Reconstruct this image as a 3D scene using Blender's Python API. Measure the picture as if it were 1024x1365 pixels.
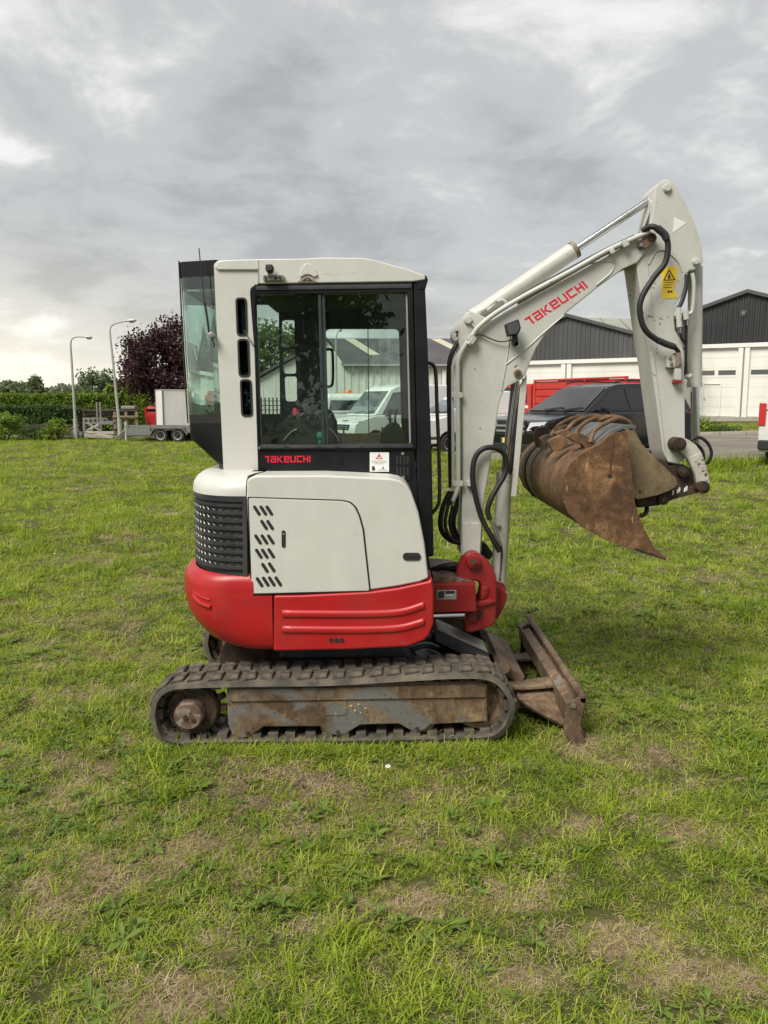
import bpy, bmesh, math, random
import numpy as np
from mathutils import Vector, Matrix
random.seed(7)
rng = np.random.default_rng(7)
S = bpy.context.scene
for o in list(bpy.data.objects):
    bpy.data.objects.remove(o)

# ------------------------------------------------------------------ camera, light, exposure
F, CX, CY, H = 1050.0, 512.0, 682.5, 1.72          # focal length in photo pixels, eye height in metres
PITCH = math.atan(144.5 / F)
cam_d = bpy.data.cameras.new('camera')
cam = bpy.data.objects.new('camera', cam_d)
S.collection.objects.link(cam)
cam.location = (0, 0, H)
cam.rotation_euler = (math.pi / 2 - PITCH, 0, 0)
cam_d.sensor_fit = 'VERTICAL'
cam_d.sensor_height = 36.0
cam_d.lens = F / 1365.0 * 36.0
cam_d.clip_end = 3000
cam_d.clip_start = 0.05
S.camera = cam
S.view_settings.view_transform = 'Standard'
S.view_settings.look = 'None'
S.view_settings.gamma = 1.0
S.view_settings.use_curve_mapping = False
S.view_settings.exposure = 1.66
S.cycles.max_bounces = 8
S.cycles.transparent_max_bounces = 16
S.cycles.diffuse_bounces = 3
S.cycles.glossy_bounces = 4
S.cycles.use_fast_gi = False

SUN_EL, SUN_AZ = math.radians(50), math.atan2(-0.66, -0.75)   # azimuth of the sun seen from the scene, from +Y towards +X
sun_dir = Vector((math.sin(SUN_AZ) * math.cos(SUN_EL), math.cos(SUN_AZ) * math.cos(SUN_EL), math.sin(SUN_EL)))
sl = bpy.data.lights.new('sun', 'SUN')
sl.energy = 1.5
sl.angle = math.radians(28)
sl.color = (1.0, 0.95, 0.86)
sun = bpy.data.objects.new('sun', sl)
S.collection.objects.link(sun)
sun.rotation_euler = (-sun_dir).to_track_quat('-Z', 'Y').to_euler()
sun.location = (-8, -8, 12)

SKYO = (33.1, 13.3)
W = bpy.data.worlds.new('World')
S.world = W
W.use_nodes = True
wt = W.node_tree
wt.nodes.clear()
def WN(t, **kw):
    n = wt.nodes.new(t)
    for k, v in kw.items():
        setattr(n, k, v)
    return n
def wmath(op, a, b=None, clamp=False):
    n = WN('ShaderNodeMath', operation=op, use_clamp=clamp)
    for i, v in enumerate((a, b)):
        if v is None: continue
        if isinstance(v, (int, float)): n.inputs[i].default_value = v
        else: wt.links.new(v, n.inputs[i])
    return n.outputs[0]
sky = WN('ShaderNodeTexSky')
sky.sky_type = 'NISHITA'
sky.sun_disc = False
sky.sun_elevation = SUN_EL
sky.sun_rotation = SUN_AZ
sky.air_density = 1.2
sky.dust_density = 2.0
tc = WN('ShaderNodeTexCoord')
sep = WN('ShaderNodeSeparateXYZ')
wt.links.new(tc.outputs['Generated'], sep.inputs[0])
zz = wmath('ADD', wmath('MAXIMUM', sep.outputs[2], 0.0), 0.24)
cmb = WN('ShaderNodeCombineXYZ')
wt.links.new(wmath('DIVIDE', sep.outputs[0], zz), cmb.inputs[0])
wt.links.new(wmath('DIVIDE', sep.outputs[1], zz), cmb.inputs[1])
def wnoise(scale, detail, rough, dist, off):
    mp = WN('ShaderNodeMapping')
    mp.inputs['Location'].default_value = off
    mp.inputs['Scale'].default_value = (1.0, 1.0, 1.0)
    wt.links.new(cmb.outputs[0], mp.inputs[0])
    n = WN('ShaderNodeTexNoise')
    n.inputs['Scale'].default_value = scale
    n.inputs['Detail'].default_value = detail
    n.inputs['Roughness'].default_value = rough
    n.inputs['Distortion'].default_value = dist
    wt.links.new(mp.outputs[0], n.inputs['Vector'])
    return n.outputs[0]
big = wnoise(0.80, 3, 0.5, 0.25, (SKYO[0], SKYO[1], 0))
mid = wnoise(2.9, 10, 0.60, 0.3, (0.4, 7.7, 0))
mixv = wmath('ADD', wmath('MULTIPLY', big, 0.47), wmath('MULTIPLY', mid, 0.53))
cr = WN('ShaderNodeValToRGB')
cr.color_ramp.interpolation = 'EASE'
e = cr.color_ramp.elements
e[0].position = 0.38; e[0].color = (0.355, 0.353, 0.345, 1)
e[1].position = 0.64; e[1].color = (0.80, 0.785, 0.755, 1)
m = e.new(0.51); m.color = (0.485, 0.48, 0.468, 1)
wt.links.new(mixv, cr.inputs[0])
# thin warm cloud towards the low light on the left
gl = WN('ShaderNodeVectorMath', operation='DOT_PRODUCT')
wt.links.new(tc.outputs['Generated'], gl.inputs[0])
gl.inputs[1].default_value = Vector((-0.62, 0.78, 0.04)).normalized()
glow = wmath('POWER', wmath('MAXIMUM', gl.outputs['Value'], 0.0), 14.0)
low = wmath('SUBTRACT', 1.0, wmath('MULTIPLY', wmath('ABSOLUTE', sep.outputs[2]), 4.6), clamp=True)
low = wmath('POWER', low, 1.6)
glow = wmath('MULTIPLY', glow, low)
hz = wmath('MULTIPLY', wmath('POWER', low, 1.5), 0.22)
def wmix(fac, a, b, blend='MIX'):
    n = WN('ShaderNodeMix', data_type='RGBA', blend_type=blend)
    if isinstance(fac, (int, float)): n.inputs[0].default_value = fac
    else: wt.links.new(fac, n.inputs[0])
    for i, v in ((6, a), (7, b)):
        if isinstance(v, tuple): n.inputs[i].default_value = v
        else: wt.links.new(v, n.inputs[i])
    return n.outputs[2]
c1 = wmix(hz, cr.outputs[0], (1.0, 0.985, 0.93, 1))
c2 = wmix(wmath('MULTIPLY', glow, 0.95, clamp=True), c1, (1.20, 1.10, .88, 1))
sc_ = WN('ShaderNodeVectorMath', operation='SCALE')
wt.links.new(c2, sc_.inputs[0]); sc_.inputs['Scale'].default_value = 3.75
final = wmix(0.94, sky.outputs[0], sc_.outputs[0])
bg = WN('ShaderNodeBackground')
bg.inputs['Strength'].default_value = 0.10
wt.links.new(final, bg.inputs['Color'])
wo = WN('ShaderNodeOutputWorld')
wt.links.new(bg.outputs[0], wo.inputs['Surface'])

# ------------------------------------------------------------------ helpers
def P(px, py, Y):
    """world point on the vertical plane y=Y that the photograph shows at pixel (px, py)"""
    u, v = (px - CX) / F, (CY - py) / F
    c, s = math.cos(PITCH), math.sin(PITCH)
    t = Y / (c + v * s)
    return Vector((u * t, Y, H + (-s + v * c) * t))
def SC(px, py, Y):
    return (P(px + 1, py, Y) - P(px, py, Y)).length

def terrain(x, y):
    x = np.asarray(x, float); y = np.asarray(y, float)
    t = 0.0012 * np.maximum(x, 0) * np.maximum(y - 4, 0) + 0.14 * np.exp(-((x - 5.0) / 3.0) ** 2 - ((y - 17) / 6.0) ** 2)
    t = 1.5 * np.tanh(t / 1.5)
    t = t + 0.017 * np.clip(x + 0.2, -1.6, 1.6) * np.exp(-((y - 4.3) ** 2) / 10.0)
    return t
def _hash(ix, iy, seed):
    h = (ix.astype(np.int64) * 374761393 + iy.astype(np.int64) * 668265263 + seed * 982451653) & 0x7fffffff
    h = ((h ^ (h >> 13)) * 1274126177) & 0x7fffffff
    return ((h ^ (h >> 16)) & 0xffff) / 65535.0
def vnoise(x, y, seed=0):
    ix, iy = np.floor(x), np.floor(y)
    fx, fy = x - ix, y - iy
    fx = fx * fx * (3 - 2 * fx); fy = fy * fy * (3 - 2 * fy)
    a = _hash(ix, iy, seed); b = _hash(ix + 1, iy, seed); c = _hash(ix, iy + 1, seed); d = _hash(ix + 1, iy + 1, seed)
    return (a * (1 - fx) + b * fx) * (1 - fy) + (c * (1 - fx) + d * fx) * fy
def fbm(x, y, seed=0, oct=4):
    s = 0; a = 0.5; t = 0
    for k in range(oct):
        s = s + a * vnoise(x * 2 ** k, y * 2 ** k, seed + k * 17); t += a; a *= 0.55
    return s / t
def ground_h(x, y):
    x = np.asarray(x, float); y = np.asarray(y, float)
    near = np.exp(-np.maximum(np.hypot(x, y) - 6, 0) / 8.0)
    b = (fbm(x * 1.3, y * 1.3, 3) - 0.5) * 0.09 + (fbm(x * 7, y * 7, 9, 3) - 0.5) * 0.035 * near
    # no bumps under the machine and on the yard
    return terrain(x, y) + b * (1 - 0.75 * np.exp(-((x + 0.2) / 1.1) ** 4 - ((y - 4.5) / 0.9) ** 4))
def G(px, py):
    """ground point at pixel"""
    Y = 10.0
    u, v = (px - CX) / F, (CY - py) / F
    c, s = math.cos(PITCH), math.sin(PITCH)
    dx, dy, dz = u, c + v * s, -s + v * c
    t = 1.0
    prev = 0.5
    for k in range(4000):
        x, y, z = dx * t, dy * t, H + dz * t
        if z < float(terrain(x, y)): break
        prev = t; t *= 1.004
    return Vector((dx * t, dy * t, float(terrain(dx * t, dy * t))))
def gz(x, y): return float(terrain(x, y))

ORG = Vector((0, 0, 0))
def link(o):
    S.collection.objects.link(o); return o
def tag(o, label=None, cat=None, group=None, kind=None):
    if label: o['label'] = label
    if cat: o['category'] = cat
    if group: o['group'] = group
    if kind: o['kind'] = kind
    return o
def empty(name, loc=(0, 0, 0), rz=0, label=None, cat=None, group=None):
    o = bpy.data.objects.new(name, None)
    o.empty_display_size = 0.2
    o.location = loc; o.rotation_euler = (0, 0, rz)
    link(o); tag(o, label, cat, group)
    return o
def kids(o): return [c for c in bpy.data.objects if c.parent == o]
def copy_tree(o, parent=None):
    c = o.copy(); link(c); c.parent = parent
    if 'label' in c and parent is not None: pass
    for ch in kids(o): copy_tree(ch, c)
    return c

class MB:
    def __init__(s): s.v = []; s.f = []
    def add(s, vs, fs):
        n = len(s.v); s.v += [tuple(v) for v in vs]; s.f += [tuple(i + n for i in f) for f in fs]; return s
    def box(s, x0, x1, y0, y1, z0, z1):
        vs = [(x, y, z) for x in (x0, x1) for y in (y0, y1) for z in (z0, z1)]
        return s.add(vs, [(0, 1, 3, 2), (4, 6, 7, 5), (0, 4, 5, 1), (2, 3, 7, 6), (0, 2, 6, 4), (1, 5, 7, 3)])
    def obox(s, c, sx, sy, sz, M=None):
        vs = []
        for x in (-.5, .5):
            for y in (-.5, .5):
                for z in (-.5, .5):
                    p = Vector((x * sx, y * sy, z * sz))
                    if M is not None: p = M @ p
                    vs.append(p + Vector(c))
        return s.add(vs, [(0, 1, 3, 2), (4, 6, 7, 5), (0, 4, 5, 1), (2, 3, 7, 6), (0, 2, 6, 4), (1, 5, 7, 3)])
    def loop(s, rings, caps=True, closed=True):
        n = len(rings[0]); b = len(s.v)
        for r in rings: s.v += [tuple(p) for p in r]
        for k in range(len(rings) - 1):
            for i in range(n if closed else n - 1):
                j = (i + 1) % n
                s.f.append((b + k * n + i, b + k * n + j, b + (k + 1) * n + j, b + (k + 1) * n + i))
        if caps:
            s.f.append(tuple(b + i for i in range(n))[::-1])
            s.f.append(tuple(b + (len(rings) - 1) * n + i for i in range(n)))
        return s
    def prism_xz(s, pts, y0, y1):
        return s.loop([[(x, y0, z) for x, z in pts], [(x, y1, z) for x, z in pts]])
    def prism_px(s, pts, Y0, Y1):
        q = [P(a, b, Y0) for a, b in pts]
        return s.prism_xz([(p.x, p.z) for p in q], Y0, Y1)
    def tube(s, pts, r, n=10, caps=True):
        pts = [Vector(p) for p in pts]
        rs = r if isinstance(r, (list, tuple)) else [r] * len(pts)
        rings = []; up = None
        for i, p in enumerate(pts):
            a = pts[max(i - 1, 0)]; b = pts[min(i + 1, len(pts) - 1)]
            d = (b - a).normalized()
            if up is None:
                up = Vector((0, 0, 1)) if abs(d.z) < 0.9 else Vector((0, 1, 0))
            sx = d.cross(up).normalized(); up = sx.cross(d).normalized()
            rings.append([p + (sx * math.cos(t) + up * math.sin(t)) * rs[i] for t in [2 * math.pi * k / n for k in range(n)]])
        return s.loop(rings, caps)
    def cyl(s, a, b, r, n=20): return s.tube([a, b], r, n)
    def ring(s, c, axis, prof, n=24):
        """lathe: prof = [(radius, offset along axis)] closed profile swept round"""
        axis = Vector(axis).normalized()
        u = axis.cross(Vector((0, 0, 1)) if abs(axis.z) < .9 else Vector((1, 0, 0))).normalized(); w = axis.cross(u)
        rings = [[Vector(c) + (u * math.cos(t) + w * math.sin(t)) * r + axis * h for t in [2 * math.pi * k / n for k in range(n)]] for r, h in prof]
        return s.loop(rings, True)
    def build(s, name, mat, parent=None, bevel=0.0, seg=2, smooth=35, org=None, kind=None):
        org = ORG if org is None else org
        me = bpy.data.meshes.new(name)
        me.from_pydata([tuple(Vector(v) - org) for v in s.v], [], s.f)
        bm = bmesh.new(); bm.from_mesh(me)
        bmesh.ops.remove_doubles(bm, verts=bm.verts, dist=1e-5)
        bmesh.ops.recalc_face_normals(bm, faces=bm.faces)
        if bevel > 0:
            ed = [e for e in bm.edges if len(e.link_faces) == 2 and e.calc_face_angle(0) > math.radians(28)]
            if ed: bmesh.ops.bevel(bm, geom=ed, offset=bevel, segments=seg, profile=0.5, affect='EDGES', clamp_overlap=True)
        bm.to_mesh(me); bm.free()
        finish(me, mat, smooth)
        o = bpy.data.objects.new(name, me); link(o)
        if bevel > 0: flatten_normals(o)
        if parent is not None: o.parent = parent
        if kind: o['kind'] = kind
        return o
def flatten_normals(o):
    w = o.modifiers.new('weighted_normal', 'WEIGHTED_NORMAL'); w.weight = 100; w.keep_sharp = True
def finish(me, mat, smooth=35):
    if isinstance(mat, (list, tuple)):
        for m_ in mat: me.materials.append(m_)
    elif mat is not None: me.materials.append(mat)
    if smooth:
        me.polygons.foreach_set('use_smooth', [True] * len(me.polygons))
        me.set_sharp_from_angle(angle=math.radians(smooth))
def rawmesh(name, V, Fc, mat, parent=None, smooth=0, kind=None, attrs=None):
    me = bpy.data.meshes.new(name)
    V = np.asarray(V, dtype=np.float32)
    if isinstance(Fc, np.ndarray):
        k = Fc.shape[1]
        me.vertices.add(len(V)); me.vertices.foreach_set('co', V.ravel())
        me.loops.add(Fc.size); me.loops.foreach_set('vertex_index', Fc.ravel().astype(np.int32))
        me.polygons.add(len(Fc)); me.polygons.foreach_set('loop_start', np.arange(0, Fc.size, k, dtype=np.int32))
        me.update(calc_edges=True)
    else:
        me.from_pydata([tuple(map(float, v)) for v in V], [], Fc)
    for an, vals in (attrs or {}).items():
        a = me.attributes.new(an, 'FLOAT', 'POINT'); a.data.foreach_set('value', np.asarray(vals, dtype=np.float32))
    me.validate()
    if mat: me.materials.append(mat)
    if smooth: me.polygons.foreach_set('use_smooth', [True] * len(me.polygons))
    o = bpy.data.objects.new(name, me); link(o)
    if parent is not None: o.parent = parent
    if kind: o['kind'] = kind
    return o

def part(name, pts, Y0, Y1, mat, parent, bevel=0.004, seg=2, smooth=35):
    return MB().prism_px(pts, Y0, Y1).build(name, mat, parent, bevel, seg, smooth)
def holes(name, outer, inner, Y0, Y1, mat, parent, bevel=0.0):
    """plate with real openings, outlines in photo pixels on plane Y0"""
    bm = bmesh.new(); ed = []
    for lp in [outer] + inner:
        vs = [bm.verts.new(P(a, b, Y0) - ORG) for a, b in lp]
        ed += [bm.edges.new((vs[i], vs[(i + 1) % len(vs)])) for i in range(len(vs))]
    bmesh.ops.triangle_fill(bm, use_beauty=True, use_dissolve=False, edges=ed, normal=(0, -1, 0))
    r = bmesh.ops.extrude_face_region(bm, geom=list(bm.faces))
    bmesh.ops.translate(bm, verts=[g for g in r['geom'] if isinstance(g, bmesh.types.BMVert)], vec=(0, Y1 - Y0, 0))
    bmesh.ops.recalc_face_normals(bm, faces=bm.faces)
    if bevel > 0:
        e_ = [e for e in bm.edges if len(e.link_faces) == 2 and e.calc_face_angle(0) > math.radians(50)]
        bmesh.ops.bevel(bm, geom=e_, offset=bevel, segments=2, profile=0.5, affect='EDGES', clamp_overlap=True)
    me = bpy.data.meshes.new(name); bm.to_mesh(me); bm.free(); finish(me, mat)
    o = bpy.data.objects.new(name, me); link(o); o.parent = parent
    if bevel > 0: flatten_normals(o)
    return o
def rrect(x0, y0, x1, y1, r, n=4):
    out = []
    for cx, cy, a in ((x1 - r, y0 + r, -90), (x1 - r, y1 - r, 0), (x0 + r, y1 - r, 90), (x0 + r, y0 + r, 180)):
        for k in range(n + 1):
            t = math.radians(a + 90 * k / n); out.append((cx + r * math.cos(t), cy + r * math.sin(t)))
    return out
def rquad(q, r, n=4):
    """quad with rounded corners"""
    out = []
    L = len(q)
    for i in range(L):
        a, b, c = Vector(q[i - 1]), Vector(q[i]), Vector(q[(i + 1) % L])
        d1 = (a - b).normalized(); d2 = (c - b).normalized()
        p0, p1 = b + d1 * r, b + d2 * r
        for k in range(n + 1):
            t = k / n
            p = (1 - t) ** 2 * p0 + 2 * t * (1 - t) * b + t * t * p1
            out.append((p.x, p.y))
    return out
def circ(cx, cy, r, n=16): return [(cx + r * math.cos(2 * math.pi * k / n), cy + r * math.sin(2 * math.pi * k / n)) for k in range(n)]
def disc(name, px, py, rpx, Y0, Y1, mat, parent, n=24, bevel=0.003):
    c = P(px, py, Y0); r = rpx * SC(px, py, Y0)
    return MB().cyl((c.x, Y0, c.z), (c.x, Y1, c.z), r, n).build(name, mat, parent, bevel)
def spline(pts, k=5):
    pts = [Vector(p) for p in pts]; out = []
    for i in range(len(pts) - 1):
        p0, p1, p2, p3 = pts[max(i - 1, 0)], pts[i], pts[i + 1], pts[min(i + 2, len(pts) - 1)]
        for j in range(k):
            t = j / k
            out.append(0.5 * ((2 * p1) + (p2 - p0) * t + (2 * p0 - 5 * p1 + 4 * p2 - p3) * t * t + (-p0 + 3 * p1 - 3 * p2 + p3) * t ** 3))
    out.append(pts[-1]); return out
def hose(name, pts, rpx, mat, parent, n=10, smooth_k=5):
    """tube through (px, py, Y) points"""
    w = [P(*p) for p in pts]
    r = rpx * SC(*pts[0])
    return MB().tube(spline(w, smooth_k) if smooth_k else w, r, n).build(name, mat, parent)

# ------------------------------------------------------------------ materials
MATS = {}
class NT:
    def __init__(s, name):
        s.m = bpy.data.materials.new(name); s.m.use_nodes = True; s.t = s.m.node_tree; s.t.nodes.clear()
        s.out = s.t.nodes.new('ShaderNodeOutputMaterial'); MATS[name] = s.m
    def n(s, t, **kw):
        x = s.t.nodes.new(t)
        for k, v in kw.items(): setattr(x, k, v)
        return x
    def put(s, sock, v):
        if isinstance(v, (int, float)): sock.default_value = v
        elif isinstance(v, tuple): sock.default_value = v if len(v) == len(sock.default_value) else tuple(v) + (1,)
        else: s.t.links.new(v, sock)
    def mix(s, fac, a, b, blend='MIX'):
        x = s.n('ShaderNodeMix', data_type='RGBA', blend_type=blend)
        s.put(x.inputs[0], fac); s.put(x.inputs[6], a); s.put(x.inputs[7], b); return x.outputs[2]
    def math(s, op, a, b=0.0, clamp=False):
        x = s.n('ShaderNodeMath', operation=op, use_clamp=clamp); s.put(x.inputs[0], a); s.put(x.inputs[1], b); return x.outputs[0]
    def noise(s, scale, detail=4, rough=.55, vec=None, dist=0.0, stretch=None):
        x = s.n('ShaderNodeTexNoise')
        x.inputs['Scale'].default_value = scale; x.inputs['Detail'].default_value = detail
        x.inputs['Roughness'].default_value = rough; x.inputs['Distortion'].default_value = dist
        v = vec if vec is not None else s.obj()
        if stretch:
            mp = s.n('ShaderNodeMapping'); mp.inputs['Scale'].default_value = stretch; s.t.links.new(v, mp.inputs[0]); v = mp.outputs[0]
        s.t.links.new(v, x.inputs['Vector']); return x.outputs[0]
    def obj(s):
        if not hasattr(s, 'tc'): s.tc = s.n('ShaderNodeTexCoord')
        return s.tc.outputs['Object']
    def pos(s):
        if not hasattr(s, 'gp'): s.gp = s.n('ShaderNodeNewGeometry')
        return s.gp.outputs['Position']
    def ramp(s, fac, stops):
        x = s.n('ShaderNodeValToRGB'); el = x.color_ramp.elements
        while len(el) < len(stops): el.new(0.5)
        for k, (p, c) in enumerate(stops):
            el[k].position = p
            el[k].color = (c, c, c, 1) if isinstance(c, (int, float)) else tuple(c) + (1,)
        s.t.links.new(fac, x.inputs[0]); return x.outputs[0]
    def bsdf(s, col, rough=.5, metal=0.0, normal=None, spec=.5, coat=0.0, sheen=0.0):
        b = s.n('ShaderNodeBsdfPrincipled')
        s.put(b.inputs['Base Color'], col); s.put(b.inputs['Roughness'], rough); s.put(b.inputs['Metallic'], metal)
        b.inputs['Specular IOR Level'].default_value = spec
        b.inputs['Coat Weight'].default_value = coat; b.inputs['Coat Roughness'].default_value = 0.15
        if normal is not None: s.t.links.new(normal, b.inputs['Normal'])
        return b.outputs[0]
    def bump(s, h, strength=.3, dist=.01):
        b = s.n('ShaderNodeBump'); b.inputs['Strength'].default_value = strength; b.inputs['Distance'].default_value = dist
        s.t.links.new(h, b.inputs['Height']); return b.outputs[0]
    def done(s, sh): s.t.links.new(sh, s.out.inputs['Surface']); return s.m

def paint(name, col, rough=.4, metal=0.0, var=.10, vscale=5, dirt=None, dirt_amt=.3, dirt_scale=3, chips=None, chip_thr=.70, chip_scale=28, bump=.05, bscale=60, coat=0.0, spec=.5, scuff=0.0, streak=False):
    t = NT(name)
    dark = tuple(c * (1 - var) for c in col); lite = tuple(min(1, c * (1 + var * .6)) for c in col)
    c = t.mix(t.ramp(t.noise(vscale, 6), [(.3, 0.0), (.7, 1.0)]), dark, lite)
    r = max(rough - .11, .02)
    if dirt:
        st = (1, 1, .18) if streak else None
        f = t.ramp(t.noise(dirt_scale, 8, .65, stretch=st), [(.42, 0.0), (.75, dirt_amt)])
        c = t.mix(f, c, dirt)
    if scuff:
        f = t.ramp(t.noise(11, 7, .78, stretch=(.5, 1, 2.6), dist=.6), [(.60, 0.0), (.65, scuff)])
        c = t.mix(f, c, tuple(q * .62 for q in col))
        f = t.ramp(t.noise(7, 8, .8, dist=.8), [(.60, 0.0), (.66, scuff * .8)])
        c = t.mix(f, c, tuple(.45 * q + .12 for q in col))
    if chips:
        nz = t.noise(chip_scale, 5, .6, dist=.4)
        big_ = t.noise(chip_scale * .12, 2)
        v = t.math('ADD', nz, t.math('MULTIPLY', t.math('SUBTRACT', big_, .5), .35))
        f = t.ramp(v, [(chip_thr, 0.0), (chip_thr + .015, 1.0)])
        c = t.mix(f, c, chips)
        r = t.math('ADD', t.math('MULTIPLY', f, .35), r, clamp=True)
    rn = t.math('ADD', t.math('MULTIPLY', t.noise(vscale * 3, 4), .22), r, clamp=True)
    nm = t.bump(t.noise(bscale, 4), bump, .004) if bump else None
    return t.done(t.bsdf(c, rn, metal, nm, spec, coat))

WHITE = paint('machine_white', (.55, .55, .515), .40, var=.06, dirt=(.36, .33, .27), dirt_amt=.22, dirt_scale=6, bump=.04, bscale=12, streak=True, scuff=.30, chips=(.30, .27, .22), chip_thr=.80, chip_scale=40)
BOOMW = paint('boom_white', (.515, .52, .48), .45, var=.08, dirt=(.27, .24, .18), dirt_amt=.50, dirt_scale=5, scuff=.42, chips=(.15, .085, .05), chip_thr=.69, chip_scale=30, bump=.06)
BOOMC = paint('chipped_white', (.48, .475, .42), .5, var=.1, dirt=(.25, .20, .13), dirt_amt=.6, dirt_scale=8, scuff=.5, chips=(.10, .055, .03), chip_thr=.615, chip_scale=34, bump=.1)
RED = paint('machine_red', (.39, .010, .014), .38, var=.16, scuff=.22, dirt=(.25, .045, .035), dirt_amt=.45, dirt_scale=4, chips=(.42, .14, .11), chip_thr=.765, chip_scale=30, bump=.05, bscale=30)
DRED = paint('casting_red', (.25, .008, .013), .38, var=.16, scuff=.3, dirt=(.22, .05, .04), dirt_amt=.55, dirt_scale=7, chips=(.14, .05, .03), chip_thr=.72, chip_scale=22, bump=.12)
BLACK = paint('cab_black', (.008, .0085, .011), .38, var=.2, dirt=(.03, .029, .026), dirt_amt=.25, dirt_scale=5, bump=.03, spec=.28)
PLAS = paint('grey_plastic', (.024, .027, .032), .55, var=.15, dirt=(.10, .095, .08), dirt_amt=.4, dirt_scale=5, bump=.08, bscale=120)
RUBBER = paint('black_rubber', (.009, .009, .009), .55, var=.2, dirt=(.06, .055, .045), dirt_amt=.25, dirt_scale=12, bump=.08)
INTER = paint('cab_interior', (.009, .010, .010), .7, var=.3, bump=.0)
TRACK = paint('muddy_rubber', (.060, .054, .045), .85, var=.35, vscale=14, dirt=(.20, .165, .115), dirt_amt=.8, dirt_scale=9, bump=.5, bscale=55)
LUGM = paint('tread_rubber', (.055, .047, .038), .85, var=.35, vscale=14, dirt=(.19, .15, .10), dirt_amt=.85, dirt_scale=16, bump=.6, bscale=50)
CHROME = paint('chrome', (.50, .51, .51), .16, 1.0, var=.06, bump=0)
STEEL = paint('dull_steel', (.36, .35, .33), .45, .8, var=.2, dirt=(.16, .11, .07), dirt_amt=.5, dirt_scale=14, bump=.05)
def rust(name, base, r2, r3, grey=None, grey_thr=.6, scale=5, scratch=.5, wear_x=0.0):
    t = NT(name)
    n1 = t.noise(scale, 10, .70, dist=.6); n2 = t.noise(scale * 6, 8, .72); n0 = t.noise(scale * .45, 4, .6, dist=.8)
    v = t.math('ADD', t.math('ADD', t.math('MULTIPLY', n1, .50), t.math('MULTIPLY', n2, .28)), t.math('MULTIPLY', n0, .22))
    c = t.ramp(v, [(.36, tuple(q * .55 for q in base)), (.45, base), (.52, r2), (.60, r3), (.68, tuple(min(1, q * 1.35) for q in r3))])
    if grey:
        gn = t.noise(scale * .7, 9, .68, dist=.5)
        if wear_x:
            sx_ = t.n('ShaderNodeSeparateXYZ'); t.t.links.new(t.obj(), sx_.inputs[0])
            gn = t.math('SUBTRACT', gn, t.math('MULTIPLY', sx_.outputs[0], wear_x))
        g = t.ramp(gn, [(grey_thr - .02, 0.0), (grey_thr + .05, .9)])
        c = t.mix(g, c, grey)
    sp = t.ramp(t.noise(scale * 13, 5, .65), [(.60, 0.0), (.66, .75)])
    c = t.mix(sp, c, tuple(q * .30 for q in base))
    if scratch:
        k = t.ramp(t.noise(scale * 3, 6, .75, stretch=(3.2, 1, .55), dist=.2), [(.61, 0.0), (.66, scratch)])
        c = t.mix(k, c, tuple(min(1, q * 1.5 + .03) for q in r3))
    b = t.bump(v, .6, .006)
    return t.done(t.bsdf(c, t.ramp(n2, [(.3, .5), (.7, .85)]), 0.12, b, .4))
RUSTB = rust('bucket_rust', (.070, .038, .021), (.125, .068, .036), (.235, .140, .070), scale=4)
RUSTB2 = rust('bucket_cheek_rust', (.080, .042, .021), (.135, .070, .034), (.29, .165, .078), scale=5.5, scratch=.8)
RUSTS = rust('bucket_shell_rust', (.105, .058, .030), (.165, .092, .048), (.25, .15, .078), scale=10, scratch=0)
RUSTT = rust('tan_steel', (.145, .105, .060), (.20, .15, .085), (.25, .185, .11), grey=(.19, .17, .13), grey_thr=.62, scale=7)
RUSTD = rust('dark_rust', (.030, .020, .015), (.055, .035, .024), (.10, .058, .034), scale=9)
BLADEM = rust('blade_rust', (.095, .062, .038), (.145, .098, .06), (.25, .175, .11), grey=(.20, .19, .175), grey_thr=.60, scale=6, scratch=.15)
FRAMEM = rust('frame_rust', (.10, .062, .036), (.16, .11, .068), (.30, .205, .11), grey=(.135, .14, .14), grey_thr=.515, scale=5, wear_x=.12)
BLUEG = paint('worn_blue_grey', (.10, .115, .122), .6, var=.2, dirt=(.13, .08, .05), dirt_amt=.7, dirt_scale=9, bump=.1)
REDTXT = paint('lettering_red', (.62, .016, .045), .4, var=.05, bump=0)
LABW = paint('label_white', (.72, .72, .70), .5, var=.04, bump=0)
LABY = paint('label_yellow', (.74, .50, .02), .5, var=.10, dirt=(.5, .4, .12), dirt_amt=.4, dirt_scale=30, bump=0)
LABK = paint('label_black', (.02, .02, .02), .5, var=.1, bump=0)
LABG = paint('label_grey', (.30, .30, .29), .5, var=.1, bump=0)
LENS = paint('lamp_lens', (.06, .065, .07), .08, var=.1, bump=0)
GREENK = paint('green_knob', (.03, .20, .15), .35, var=.1, bump=0)

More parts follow.
